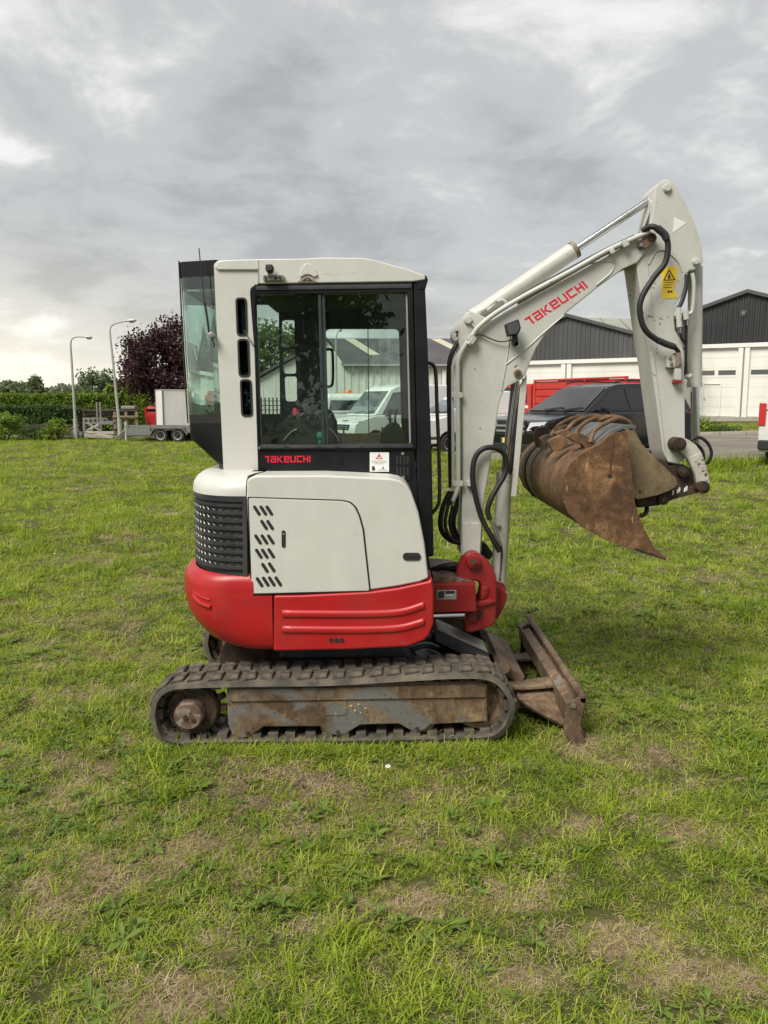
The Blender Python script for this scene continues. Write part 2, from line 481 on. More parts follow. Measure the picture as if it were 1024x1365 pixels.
def glass(name, tint, base=.06, gain=.85, pw=4.0, spec_col=(1, 1, 1), rough=0.0, haze=0.0, haze_col=(.3, .33, .3)):
    t = NT(name)
    lw = t.n('ShaderNodeLayerWeight'); lw.inputs['Blend'].default_value = .5
    f = t.math('ADD', t.math('MULTIPLY', t.math('POWER', lw.outputs['Facing'], pw), gain), base, clamp=True)
    tr = t.n('ShaderNodeBsdfTransparent'); t.put(tr.inputs[0], tint)
    gl_ = t.n('ShaderNodeBsdfGlossy'); t.put(gl_.inputs[0], spec_col); gl_.inputs['Roughness'].default_value = rough
    mx = t.n('ShaderNodeMixShader'); t.t.links.new(f, mx.inputs[0]); t.t.links.new(tr.outputs[0], mx.inputs[1]); t.t.links.new(gl_.outputs[0], mx.inputs[2])
    sh = mx.outputs[0]
    if haze:
        df = t.n('ShaderNodeBsdfDiffuse'); t.put(df.inputs[0], haze_col)
        m2 = t.n('ShaderNodeMixShader')
        t.t.links.new(t.ramp(t.noise(9, 6, .7, stretch=(1, 1, .3)), [(.35, haze * .3), (.75, haze)]), m2.inputs[0])
        t.t.links.new(sh, m2.inputs[1]); t.t.links.new(df.outputs[0], m2.inputs[2]); sh = m2.outputs[0]
    return t.done(sh)
GLASS = glass('cab_glass', (.905, .965, .935), .035, .75, 4, haze=.012)
REARG = glass('rear_glass', (.80, .925, .87), .07, .9, 2.4, haze=.03)
DARKG = glass('dark_glass', (.10, .13, .13), .06, .8, 4)
CARG = glass('car_glass', (.13, .14, .15), .085, .7, 4)
VANG = glass('van_glass', (.35, .42, .42), .10, .85, 3.2)

def leafmat(name, cols, trans=.35, rough=.6):
    t = NT(name)
    at = t.n('ShaderNodeAttribute', attribute_name='hue')
    c = t.ramp(at.outputs['Fac'], [(k / (len(cols) - 1), q) for k, q in enumerate(cols)])
    d = t.bsdf(c, rough, 0, None, .3)
    tl = t.n('ShaderNodeBsdfTranslucent')
    tl2 = t.mix(1.0, c, (1.15, 1.25, .7), 'MULTIPLY'); t.t.links.new(tl2, tl.inputs[0])
    mx = t.n('ShaderNodeMixShader'); mx.inputs[0].default_value = trans
    t.t.links.new(d, mx.inputs[1]); t.t.links.new(tl.outputs[0], mx.inputs[2])
    return t.done(mx.outputs[0])
# ------------------------------------------------------------------ ground
def axis_pts(lo, hi, a, b, step, grow):
    mid = list(np.arange(a, b + 1e-6, step)); d = step
    x = b
    right = []
    while x < hi: d *= grow; x += d; right.append(x)
    d = step; x = a; left = []
    while x > lo: d *= grow; x -= d; left.append(x)
    return np.array(left[::-1] + mid + right)
# hand-placed bare or dry patches: (pixel x, pixel y, radius along x in m, along y in m, weight, soil darkness)
PATCH = [(400, 1045, .30, .14, 1.0, .9), (345, 1075, .22, .10, .7, .8), (230, 1330, .30, .16, 1.0, .2), (150, 1180, .22, .14, .9, .25), (60, 1200, .22, .14, .5, .3), (540, 1205, .22, .12, .9, .15),
         (690, 1195, .25, .14, .8, .2), (830, 1250, .28, .12, 1.0, .1), (930, 1300, .32, .10, .9, .1), (920, 1115, .34, .14, .8, .2), (640, 1120, .3, .12, .6, .3), (770, 1110, .22, .1, .7, .6),
         (530, 1130, .26, .11, .6, .3), (700, 1310, .2, .1, .7, .2), (190, 985, .3, .14, .7, .4), (120, 930, .5, .2, .6, .4), (80, 1010, .3, .16, .5, .4), (860, 1010, .4, .2, .6, .4), (770, 985, .14, .07, .9, .0),
         (110, 825, .7, .25, .5, .4), (170, 870, .6, .3, .5, .4), (40, 1290, .2, .12, .4, .3), (300, 1250, .16, .14, .5, .3), (430, 1235, .18, .1, .5, .3), (990, 1200, .2, .12, .4, .3), (130, 635, 2, .8, .4, .5), (680, 690, .8, .5, .4, .3), (880, 690, .9, .4, .4, .4),
         (470, 985, .9, .10, .45, .6)]
PG = [(G(px, py), rx * .8, ry * .85, w, dk) for px, py, rx, ry, w, dk in PATCH]
def dryness(x, y):
    n = fbm(x * .9, y * .9, 41, 4) * .55 + fbm(x * 3.6, y * 3.6, 77, 4) * .45
    d = np.clip((n - .53) * 4.2, 0, 1) * .62
    wob = .55 + .9 * fbm(x * 6, y * 6, 5, 4)
    for c, rx, ry, w, dk in PG:
        d = np.maximum(d, w * np.clip(1.25 * np.exp(-(((x - c.x) / rx) ** 2 + ((y - c.y) / ry) ** 2) * wob * 1.2) - .06, 0, 1) * (.55 + .75 * fbm(x * 14, y * 14, 6, 3)))
    return np.clip(d, 0, 1)
def darksoil(x, y):
    d = np.zeros_like(x)
    for c, rx, ry, w, dk in PG:
        d = np.maximum(d, dk * np.exp(-(((x - c.x) / (rx * 1.4)) ** 2 + ((y - c.y) / (ry * 1.4)) ** 2)))
    return d
gx = axis_pts(-420, 420, -3.6, 3.6, .05, 1.09)
gy = axis_pts(-80, 900, 1.5, 7.5, .05, 1.055)
XX, YY = np.meshgrid(gx, gy)
ZZ = ground_h(XX, YY)
# the yard is level, keep the lawn just under it
def yard_near(x):
    return np.interp(x, [-80, -14, -10, -5, -2, 1.5, 3.0, 4.5, 7, 9.5, 16, 60], [40, 38.4, 37.6, 36.0, 31.5, 27.0, 22.0, 17.6, 18.3, 20.4, 18.5, 14])
def yard_far(x):
    return np.interp(x, [-80, 6, 8.5, 60], [43.2, 43.2, 32.6, 26])
inyard = (YY > yard_near(XX) + .2) & (YY < yard_far(XX) - .1)
ZZ = np.where(inyard, terrain(XX, YY) - .05, ZZ)
nx, ny = len(gx), len(gy)
idx = np.arange(nx * ny).reshape(ny, nx)
FQ = np.stack([idx[:-1, :-1].ravel(), idx[:-1, 1:].ravel(), idx[1:, 1:].ravel(), idx[1:, :-1].ravel()], 1)
t = NT('lawn_soil')
ad = t.n('ShaderNodeAttribute', attribute_name='dry'); ak = t.n('ShaderNodeAttribute', attribute_name='dark')
n1 = t.noise(2.2, 8, .6); n2 = t.noise(38, 6, .7); n3 = t.noise(.35, 5, .6)
g = t.ramp(n1, [(.3, (.045, .050, .014)), (.5, (.065, .070, .020)), (.7, (.095, .090, .034))])
g = t.mix(t.ramp(n3, [(.35, 0.0), (.65, .45)]), g, (.080, .092, .016))
straw = t.ramp(n2, [(.3, (.08, .056, .03)), (.5, (.20, .15, .08)), (.7, (.38, .30, .18))])
soil = t.ramp(n2, [(.3, (.06, .044, .028)), (.6, (.115, .085, .056))])
dry = t.mix(ak.outputs['Fac'], straw, soil)
f = t.ramp(t.math('ADD', ad.outputs['Fac'], t.math('MULTIPLY', t.math('SUBTRACT', n2, .5), .5)), [(.2, 0.0), (.55, 1.0)])
t.done(t.bsdf(t.mix(f, g, dry), .9, 0, t.bump(n2, .9, .02), .2))
LAWN = t.m
ground = rawmesh('ground', np.stack([XX.ravel(), YY.ravel(), ZZ.ravel()], 1), FQ, LAWN, None, 1, 'structure',
                 {'dry': dryness(XX, YY).ravel(), 'dark': darksoil(XX, YY).ravel()})

# the yard behind, with its kerb
t = NT('yard_asphalt')
n1 = t.noise(.6, 6, .6, stretch=(1, 1.8, 1)); n2 = t.noise(60, 4, .7)
c = t.ramp(n1, [(.3, (.105, .094, .078)), (.55, (.165, .15, .125)), (.75, (.24, .22, .18))])
c = t.mix(t.ramp(n2, [(.4, 0.0), (.7, .35)]), c, (.26, .235, .19))
c = t.mix(t.ramp(t.noise(.25, 7, .7, dist=.6), [(.55, 0.0), (.66, .7)]), c, (.22, .175, .12))
ASPH = t.done(t.bsdf(c, .85, 0, t.bump(n2, .3, .01), .3))
cols = np.concatenate([np.linspace(-60, -16, 12), np.linspace(-15, 40, 56), [48, 60]])
V = []; 
for x in cols:
    a, b = float(yard_near(x)), float(yard_far(x))
    a += .55 * (float(fbm(np.array([x * .8]), np.array([3.]), 8)[0]) - .5)
    for k in range(15):
        y = a + (b - a) * k / 14
        V.append((x, y, gz(x, y) + (.03 if k else -.06)))
idx = np.arange(len(V)).reshape(len(cols), 15)
rawmesh('yard', V, np.stack([idx[:-1, :-1].ravel(), idx[1:, :-1].ravel(), idx[1:, 1:].ravel(), idx[:-1, 1:].ravel()], 1), ASPH, None, 1, 'structure')
CONC = paint('pale_concrete', (.36, .34, .29), .85, var=.15, dirt=(.16, .14, .10), dirt_amt=.5, dirt_scale=2, bump=.2)
kb = empty('kerb', (18, 31.6, gz(18, 31.6))); kb['kind'] = 'structure'
ORG = kb.location.copy()
xk = 8.6
while xk < 30:
    x1 = xk + .96
    y0, y1 = float(yard_far(xk)), float(yard_far(x1))
    m = MB(); z0, z1 = gz(xk, y0), gz(x1, y1)
    m.add([(xk, y0, z0 - .1), (x1, y1, z1 - .1), (x1, y1, z1 + .15), (xk, y0, z0 + .15), (xk, y0 + .2, z0 - .1), (x1, y1 + .2, z1 - .1), (x1, y1 + .2, z1 + .15), (xk, y0 + .2, z0 + .15)],
          [(0, 1, 2, 3), (5, 4, 7, 6), (3, 2, 6, 7), (0, 3, 7, 4), (1, 5, 6, 2)])
    m.build('kerb_stone', CONC, kb, .012)
    xk += 1.0
ORG = Vector((0, 0, 0))

# ------------------------------------------------------------------ buildings
CLADK = paint('dark_cladding', (.014, .015, .018), .55, var=.25, vscale=.8, dirt=(.06, .06, .06), dirt_amt=.3, dirt_scale=.6, bump=0)
CLADG = paint('grey_cladding', (.055, .057, .058), .6, var=.2, vscale=.8, dirt=(.13, .13, .125), dirt_amt=.5, dirt_scale=.5, bump=0, streak=True)
DOORW = paint('door_white', (.73, .715, .665), .5, var=.05, vscale=.7, dirt=(.40, .36, .28), dirt_amt=.25, dirt_scale=.8, bump=0, streak=True)
TRIMW = paint('trim_white', (.72, .71, .67), .5, var=.05, vscale=.7, bump=0)
WALLW = paint('barn_wall', (.64, .63, .58), .6, var=.07, vscale=.5, dirt=(.36, .34, .28), dirt_amt=.35, dirt_scale=.6, bump=0, streak=True)
ROOFG = paint('green_roof', (.27, .29, .235), .6, var=.12, vscale=.4, dirt=(.18, .19, .15), dirt_amt=.5, dirt_scale=.5, bump=0)
ROOFK = paint('slate_roof', (.062, .062, .064), .65, var=.2, vscale=.5, dirt=(.11, .11, .10), dirt_amt=.4, dirt_scale=.5, bump=0)
SKYL = paint('skylight_sheet', (.46, .43, .33), .5, var=.1, vscale=.6, bump=0)
PANE = glass('window_pane', (.10, .12, .13), .18, .7, 3)

def ribbed(m, x0, x1, top, zb, y, pitch=.26, depth=.035):
    """trapezoid-ribbed sheet standing on zb with its upper edge following top(x)"""
    prof = []; x = x0
    while x < x1 - 1e-6:
        w = min(pitch, x1 - x)
        prof += [(x, 0), (x + w * .5, 0), (x + w * .6, -depth), (x + w * .9, -depth)]
        x += w
    prof.append((x1, 0))
    n = len(prof)
    vs = [(px, y + d, zb) for px, d in prof] + [(px, y + d, top(px)) for px, d in prof]
    m.add(vs, [(i, i + 1, n + i + 1, n + i) for i in range(n - 1)])
    vs2 = [(px, y + .08, zb) for px, d in prof] + [(px, y + .08, top(px)) for px, d in prof]
    m.add(vs2, [(i + 1, i, n + i, n + i + 1) for i in range(n - 1)])
    b = len(m.v) - 4 * n
    m.f += [(b + n + i, b + n + i + 1, b + 3 * n + i + 1, b + 3 * n + i) for i in range(n - 1)]
    m.f += [(b + i + 1, b + i, b + 2 * n + i, b + 2 * n + i + 1) for i in range(n - 1)]

def sectional_door(root, x0, x1, z1, n, win=None, ped=None, z0=.06):
    d = MB().box(x0, x1, .14, .18, z0, z1).build('sectional_door', DOORW, root)
    h = (z1 - z0) / n
    for k in range(n):
        a, b = z0 + k * h, z0 + (k + 1) * h
        if win is not None and k == win:
            nw = 4; w = (x1 - x0) / nw
            m = MB()
            m.box(x0, x1, .115, .14, a + .006, a + .13); m.box(x0, x1, .115, .14, b - .13, b - .006)
            for q in range(nw + 1):
                xa = max(x0, x0 + q * w - .09); xb = min(x1, x0 + q * w + .09)
                m.box(xa, xb, .1155, .14, a + .13, b - .13)
            m.build('door_panel', DOORW, d)
            for q in range(nw):
                MB().box(x0 + q * w + .09, x0 + q * w + w - .09, .128, .134, a + .13, b - .13).build('window_pane', PANE, d)
        else:
            MB().box(x0, x1, .125, .14, a + .006, b - .006).build('door_panel', DOORW, d, .003)
    if ped:
        pa, pb = ped; top = z0 + 3.45 * h
        m = MB().box(pa, pa + .06, .075, .0995, z0 + .05, top - .06).box(pb - .06, pb, .075, .0995, z0 + .05, top - .06).box(pa, pb, .075, .0995, top - .06, top)
        m.build('wicket_door_frame', TRIMW, d)
        MB().box(pa + .10, pa + .16, .05, .0995, 1.0, 1.04).build('wicket_handle', STEEL, d)
    return d

def gable_shed(label, half, zc, rise, h0, depth, clad, roofm, doors, posts, loc, rz):
    r = empty('storage_shed', loc, rz, label, 'shed')
    top = lambda x: zc + h0 + rise * (1 - abs(x) / half)
    m = MB(); ribbed(m, -half, half, top, zc, 0.0); m.build('gable_cladding', clad, r, 0, smooth=0)
    m = MB()
    for s in (-1, 1):
        # roof slab, slightly proud of the cladding
        a = (s * (half + .25), zc + h0 - rise * .25 / half); b = (0, zc + h0 + rise)
        pts = [a, b, (b[0], b[1] + .14), (a[0], a[1] + .14)]
        mm = MB().prism_xz(pts, -.16, depth); mm.build('roof', roofm, r)
        q = MB().prism_xz([(a[0], a[1] + .02), (b[0] + s * .001, b[1] + .02), (b[0] + s * .001, b[1] + .20), (a[0], a[1] + .20)], -.20, -.165)
        q.build('verge_trim', CLADG, r)
    MB().box(-half, half, -.05, .10, zc - .22, zc - .01).build('fascia_beam', TRIMW, r, .01)
    m = MB()
    m.box(-half, -half + .15, .19, depth - .05, 0, zc + h0 - .05); m.box(half - .15, half, .19, depth - .05, 0, zc + h0 - .05)
    m.box(-half + .15, half - .15, depth - .2, depth - .05, 0, zc)
    m.box(-half, half, .185, .30, .0, zc - .23)
    m.build('wall', TRIMW, r)
    for x, w in posts:
        MB().box(x - w / 2, x - .04, -.02, .1845, -.3, zc - .225).build('door_post', TRIMW, r, .01)
        MB().box(x + .04, x + w / 2, -.02, .1845, -.3, zc - .225).build('door_post', TRIMW, r, .01)
        MB().cyl((x, .06, -.2), (x, .06, zc - .3), .035, 8).build('downpipe', LABG, r)
    for d in doors: sectional_door(r, *d)
    MB().box(-half, half, -.12, .1, -.6, .055).build('plinth', CONC, r)
    return r
a2 = P(997, 391, 42.5); b2 = P(997, 557, 42.5).z
zd2 = a2.z - 2.55 - b2
shed2 = gable_shed('white door shed with black ribbed gable at the right edge', 4.8, zd2, 1.55, 1.0, 18, CLADK, ROOFK,
    [(-4.5, -.28, zd2 - .23, 7, 4, (-2.0, -1.05)), (.28, 4.5, zd2 - .23, 7, 4, None)], [(0, .56), (-4.66, .3), (4.66, .3)], (a2.x, 42.5, b2), math.radians(-31))
zc2 = zd2
m = MB()
for k in range(4):
    an = math.radians(45 * k + 10)
    m.obox((-.15, -.055 - .004 * k, zc2 + 1.55), .34, .02, .035, Matrix.Rotation(an, 4, 'Y'))
m.build('star_ornament', paint('ornament_grey', (.16, .155, .14), .6, bump=0), shed2)
a1 = P(757, 423, 45.0); b1 = terrain(a1.x, 45.0)
z1c = a1.z - 2.32 - b1
shed1 = gable_shed('grey gabled shed with white doors behind the red truck', 6.2, z1c, 1.90, .42, 8, CLADG, ROOFK,
    [(-5.9, -.3, z1c - .23, 7), (.3, 5.9, z1c - .23, 7)], [(0, .6), (-6.05, .3), (6.05, .3)], (a1.x, 45.0, b1), math.radians(-33))
# the hall behind it, of which only the pale roof shows
q0, q1 = P(735, 424, 64), P(915, 430, 64)
e0 = P(735, 462, 57); zg = float(terrain(q0.x, 60)) - .3
hall = empty('storage_hall', ((q0.x + q1.x) / 2, 60, zg), 0, 'hall with a pale green roof showing above the grey gabled shed', 'hall')
ORG = hall.location.copy()
MB().loop([[(q0.x, 57, e0.z), (q1.x, 57, e0.z), (q1.x, 64, q1.z), (q0.x, 64, q0.z)], [(q0.x, 57, e0.z + .14), (q1.x, 57, e0.z + .14), (q1.x, 64, q1.z + .14), (q0.x, 64, q0.z + .14)]]).build('roof', ROOFG, hall)
MB().loop([[(q0.x, 71, e0.z), (q1.x, 71, e0.z), (q1.x, 64.01, q1.z), (q0.x, 64.01, q0.z)], [(q0.x, 71, e0.z + .14), (q1.x, 71, e0.z + .14), (q1.x, 64.01, q1.z + .14), (q0.x, 64.01, q0.z + .14)]]).build('roof', ROOFG, hall)
for k in range(7):
    x = q0.x + (q1.x - q0.x) * (k + .5) / 7
    za, zb_ = e0.z + .145, q0.z + (q1.z - q0.z) * (k + .5) / 7 + .145
    MB().loop([[(x - .04, 57, za), (x + .04, 57, za), (x + .04, 63.9, zb_), (x - .04, 63.9, zb_)], [(x - .04, 57, za + .03), (x + .04, 57, za + .03), (x + .04, 63.9, zb_ + .03), (x - .04, 63.9, zb_ + .03)]]).build('roof_batten', ROOFG, hall)
MB().box(q0.x + .3, q1.x - .3, 57.3, 57.5, zg, e0.z + .1).build('wall', WALLW, hall)
for xg_ in (q0.x + .3, q1.x - .5):
    pr4 = [(57.5, zg), (70.5, zg), (70.5, e0.z), (64, min(q0.z, q1.z) - .1), (57.5, e0.z)]
    MB().loop([[(xg_, y, z) for y, z in pr4], [(xg_ + .2, y, z) for y, z in pr4]]).build('gable_wall', WALLW, hall)
ORG = Vector((0, 0, 0))

# long white barn seen past the cab
bb = P(470, 560, 48); bz = terrain(bb.x, 48) - .3
barn = empty('white_barn', (bb.x, 48, bz), 0, 'long white barn with slate grey roof behind the cab', 'barn')
ORG = barn.location.copy()
pe, pr_ = P(459, 485, 48), P(435, 453.5, 54)
xe = P(655, 485, 48).x
m = MB(); ribbed(m, pe.x, xe, lambda x: pe.z - .1, bz, 48.0, .45, .04); m.build('long_wall', WALLW, barn, smooth=0)
MB().add([(pe.x - .1, 47.7, pe.z - .12), (xe, 47.7, pe.z - .12), (xe, 54, pr_.z), (pr_.x - .1, 54, pr_.z), (pe.x - .1, 47.7, pe.z), (xe, 47.7, pe.z), (xe, 54, pr_.z + .12), (pr_.x - .1, 54, pr_.z + .12)],
         [(3, 2, 1, 0), (4, 5, 6, 7), (0, 1, 5, 4), (1, 2, 6, 5), (2, 3, 7, 6), (3, 0, 4, 7)]).build('roof', ROOFK, barn)
def roofpt(px, s):
    """point a fraction s up the slope, in line with pixel column px at the eave"""
    x = P(px, 485, 48).x
    return Vector((x, 47.7 + 6.3 * s, pe.z + (pr_.z + .12 - pe.z) * s + .02))
for px in (492, 620):
    a, b, c, d = roofpt(px, .30), roofpt(px + 14, .30), roofpt(px - 24, .95), roofpt(px - 38, .95)
    up = Vector((0, 0, .03))
    MB().loop([[a, b, c, d], [a + up, b + up, c + up, d + up]]).build('skylight', SKYL, barn)
g = [P(a, b, 47.95) for a, b in [(330, 514), (435, 454), (459, 486)]]
gp = [(g[0].x, bz), (g[0].x, g[0].z), (g[1].x, g[1].z), (g[2].x - .02, g[2].z), (g[2].x - .02, bz)]
MB().prism_xz(gp, 47.95, 53.9).build('gable_wall', WALLW, barn)
MB().prism_xz([(g[0].x - .4, g[0].z - .1), (g[1].x, g[1].z + .05), (g[1].x, g[1].z + .22), (g[0].x - .4, g[0].z + .08)], 47.7, 54.0).build('verge', CLADG, barn)
for px in (350, 366, 384, 402, 421, 440):
    q = P(px, 500, 47.93); zt = np.interp(q.x, [g[0].x, g[1].x, g[2].x], [g[0].z, g[1].z, g[2].z])
    MB().box(q.x - .02, q.x + .02, 47.925, 47.948, bz, zt - .1).build('cover_strip', TRIMW, barn)
MB().box(pe.x - .05, xe, 47.58, 47.69, pe.z - .14, pe.z - .02).build('gutter', LABG, barn)
for px in (592, 601):
    q = P(px, 500, 47.9); MB().box(q.x - .12, q.x + .12, 47.86, 47.955, bz, pe.z - .35).build('wall_post', TRIMW, barn)
ORG = Vector((0, 0, 0))

# ------------------------------------------------------------------ trees and hedges
BARK = paint('bark', (.075, .058, .042), .9, var=.3, vscale=8, bump=.5, bscale=20)
LPURP = leafmat('copper_leaves', [(.016, .008, .011), (.034, .014, .019), (.058, .022, .027), (.09, .038, .036)], .25)
LHEDG = leafmat('hedge_leaves', [(.05, .09, .014), (.11, .18, .022), (.19, .27, .035), (.28, .34, .06)], .4)
LHED2 = leafmat('dark_hedge_leaves', [(.022, .050, .014), (.045, .088, .022), (.075, .125, .032), (.11, .16, .045)], .3)
LTREE = leafmat('tree_leaves', [(.055, .085, .035), (.095, .135, .05), (.145, .185, .07), (.19, .23, .095)], .3)
LDARK = leafmat('dark_tree_leaves', [(.010, .020, .010), (.020, .036, .016), (.034, .055, .022), (.05, .07, .03)], .3)
LDIST = leafmat('hazed_leaves', [(.085, .11, .065), (.125, .155, .085), (.165, .20, .11), (.21, .24, .14)], .3)  # leaf colour paled and greyed in place of distance haze
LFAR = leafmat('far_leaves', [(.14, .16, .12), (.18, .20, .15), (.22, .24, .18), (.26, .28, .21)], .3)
def leaves(C, spread, per, size, r, huebias=None):
    """per leaves round every centre in C"""
    n = len(C) * per
    c = np.repeat(C, per, 0) + r.normal(0, 1, (n, 3)) * np.asarray(spread)
    a = r.normal(0, 1, (n, 3)); a /= np.linalg.norm(a, axis=1, keepdims=True)
    b = np.cross(a, r.normal(0, 1, (n, 3))); b /= np.linalg.norm(b, axis=1, keepdims=True)
    s = size * r.uniform(.6, 1.3, (n, 1))
    V = np.stack([c - a * s, c + b * s * .55, c + a * s, c - b * s * .55], 1).reshape(-1, 3)
    Fq = np.arange(n * 4).reshape(n, 4)
    hb = np.repeat(r.uniform(.15, .85, len(C)) if huebias is None else huebias, per)
    hue = np.repeat(np.clip(hb + r.normal(0, .16, n), 0, 1), 4)
    return V, Fq, hue
def tree(name, label, base, crown, rad, nclump, per, size, mat, seed, cat='tree', group=None, trunk_r=.16, shape='ball', limbs=7):
    r = np.random.default_rng(seed)
    root = empty(name, base, 0, label, cat, group)
    base = Vector(base); cr_ = np.array(crown) - np.array(base)
    if shape == 'cone':
        u = r.uniform(0, 1, nclump) ** .8; an = r.uniform(0, 6.283, nclump); q = np.sqrt(r.uniform(.25, 1, nclump))
        C = np.stack([np.cos(an) * rad[0] * (1 - u * .92) * q, np.sin(an) * rad[1] * (1 - u * .92) * q, (u * 2 - 1) * rad[2]], 1)
    else:
        d = r.normal(0, 1, (nclump, 3)); d /= np.linalg.norm(d, axis=1, keepdims=True)
        lump = 1 + .22 * np.sin(d[:, 0] * 5 + seed) * np.cos(d[:, 2] * 4 + seed * 2) + .10 * np.sin(d[:, 1] * 9 + seed)
        C = d * (r.uniform(.35, 1, (nclump, 1)) ** .55) * lump[:, None] * np.array(rad)
        if shape == 'poplar': C[:, :2] *= (1 - .5 * np.clip(C[:, 2:3] / rad[2], 0, 1))
    C = C + cr_
    C = C[C[:, 2] > .12]
    V, Fq, hue = leaves(C, np.array(rad) * .085 + size * .5, per, size, r)
    rawmesh('crown', V, Fq, mat, root, 0, None, {'hue': hue})
    m = MB()
    top = Vector(cr_) * .95
    m.tube(spline([(0, 0, -.3), (r.normal(0, .08), r.normal(0, .08), top.z * .4), (top.x * .8, top.y * .8, top.z * .8), top + Vector((0, 0, rad[2] * .4))], 4), [trunk_r * (1 - .8 * k / 12) for k in range(13)], 8)
    for k in range(limbs):
        j = r.integers(0, len(C)); e_ = Vector(C[j]); s_ = Vector((top.x * .6, top.y * .6, top.z * r.uniform(.45, .9)))
        m.tube([s_, s_.lerp(e_, .5) + Vector((0, 0, -.15 * rad[2] * .3)), e_], [trunk_r * .42, trunk_r * .26, trunk_r * .08], 6)
    m.build('trunk', BARK, root, org=Vector((0, 0, 0)))
    return root
def gp_(x, y): return (x, y, gz(x, y))
c = P(217, 487, 44)
tree('copper_beech', 'dark purple copper tree behind the white box body', gp_(c.x, 44), c, (2.45, 2.2, 2.0), 270, 75, .095, LPURP, 3, trunk_r=.2)
FARL = 'trees beyond the hedge'
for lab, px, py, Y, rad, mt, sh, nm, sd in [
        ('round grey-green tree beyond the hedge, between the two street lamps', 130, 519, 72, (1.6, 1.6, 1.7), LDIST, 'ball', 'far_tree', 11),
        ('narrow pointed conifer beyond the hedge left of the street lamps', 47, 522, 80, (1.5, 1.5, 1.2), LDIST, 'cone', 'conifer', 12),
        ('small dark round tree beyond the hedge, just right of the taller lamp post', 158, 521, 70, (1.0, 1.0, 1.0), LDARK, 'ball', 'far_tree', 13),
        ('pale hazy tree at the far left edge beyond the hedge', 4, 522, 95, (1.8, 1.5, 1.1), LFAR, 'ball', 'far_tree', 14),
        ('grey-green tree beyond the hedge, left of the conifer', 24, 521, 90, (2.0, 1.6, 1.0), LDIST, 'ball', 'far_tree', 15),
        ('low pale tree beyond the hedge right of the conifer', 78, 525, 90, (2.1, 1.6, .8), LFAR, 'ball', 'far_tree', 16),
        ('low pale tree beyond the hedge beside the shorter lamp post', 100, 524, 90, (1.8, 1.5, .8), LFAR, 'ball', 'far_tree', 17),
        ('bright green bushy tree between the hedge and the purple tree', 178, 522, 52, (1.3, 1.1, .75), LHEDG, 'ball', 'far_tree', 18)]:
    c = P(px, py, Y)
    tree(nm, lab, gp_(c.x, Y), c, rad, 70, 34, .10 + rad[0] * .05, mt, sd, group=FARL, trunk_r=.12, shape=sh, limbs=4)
c = P(366, 476, 62)
tree('leafy_tree', 'green tree behind the white barn, seen through the rear part of the cab', gp_(c.x, 62), c, (2.9, 2.6, 2.8), 150, 44, .17, LTREE, 21)
c = P(273, 490, 60)
tree('tall_poplar', 'slim poplar seen through the tinted rear corner glass of the cab', gp_(c.x, 60), c, (.95, .9, 4.3), 130, 40, .15, LTREE, 22, shape='poplar')
tree('shade_tree', 'large leafy tree mirrored dark in the cab side window', (-3.9, -10.5, 0), (-3.9, -10.5, 4.6), (3.5, 2.6, 4.0), 230, 70, .13, LDARK, 23, trunk_r=.22)

def hedge(name, label, x0, x1, y, depth, h, n, size, mat, seed, wav=.12, group=None):
    r = np.random.default_rng(seed)
    cx = (x0 + x1) / 2; zb = gz(cx, y)
    root = empty(name, (cx, y, zb), 0, label, 'hedge', group)
    x = r.uniform(x0, x1, n)
    hh = h * (1 + wav * (2 * fbm(x * .9, x * 0 + seed, seed) - 1) + .5 * wav * (2 * fbm(x * 3.1, x * 0 + 2, seed + 5) - 1))
    face = r.uniform(0, 1, n)
    yy = np.where(face < .62, y - depth / 2 + np.abs(r.normal(0, .10, n)), r.uniform(y - depth / 2, y + depth / 2, n))
    z = np.where(face < .62, hh * r.uniform(0, 1, n) ** .8, hh * (1 - np.abs(r.normal(0, .05, n))))
    yy = yy + .22 * (fbm(x * 1.4, z * 1.7, seed + 9) - .5) * 2
    C = np.stack([x - cx, yy - y, z], 1)
    V, Fq, hue = leaves(C, (.08, .06, .08), 7, size, r, np.clip(.2 + .6 * fbm(x * 1.1, z * 1.3, seed + 4) + r.normal(0, .08, n), 0, 1))
    rawmesh('foliage', V, Fq, mat, root, 0, None, {'hue': hue})
    m = MB()
    xs = np.arange(x0 + .4, x1, .9)
    for q in xs: m.tube([(q - cx, 0, -.2), (q - cx + .05, 0, h * .8)], [.04, .02], 5)
    m.build('stem', BARK, root, org=Vector((0, 0, 0)), kind='stuff')
    # the dense dark heart that stops one seeing through
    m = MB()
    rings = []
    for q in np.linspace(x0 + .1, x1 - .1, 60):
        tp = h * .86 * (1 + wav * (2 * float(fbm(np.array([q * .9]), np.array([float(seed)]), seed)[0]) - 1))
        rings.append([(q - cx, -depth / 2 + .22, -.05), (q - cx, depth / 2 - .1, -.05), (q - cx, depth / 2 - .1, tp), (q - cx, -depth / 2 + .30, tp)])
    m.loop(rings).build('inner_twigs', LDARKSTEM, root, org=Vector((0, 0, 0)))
    return root
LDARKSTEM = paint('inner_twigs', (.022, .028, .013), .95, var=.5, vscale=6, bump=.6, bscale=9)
hx = lambda px, Y: P(px, 540, Y).x
hedge('clipped_hedge', 'bright green clipped hedge, the taller row at the far end of the lawn', hx(-420, 50), hx(205, 50), 50, 1.4, P(0, 527, 50).z - gz(-20, 50), 10500, .075, LHEDG, 31, .05)
hedge('clipped_hedge', 'dark green hedge, the lower row in front of the bright one', hx(-420, 45.5), hx(108, 45.5), 45.5, 1.2, P(0, 544, 45.5).z - gz(-20, 45), 9000, .075, LHED2, 32, .07)
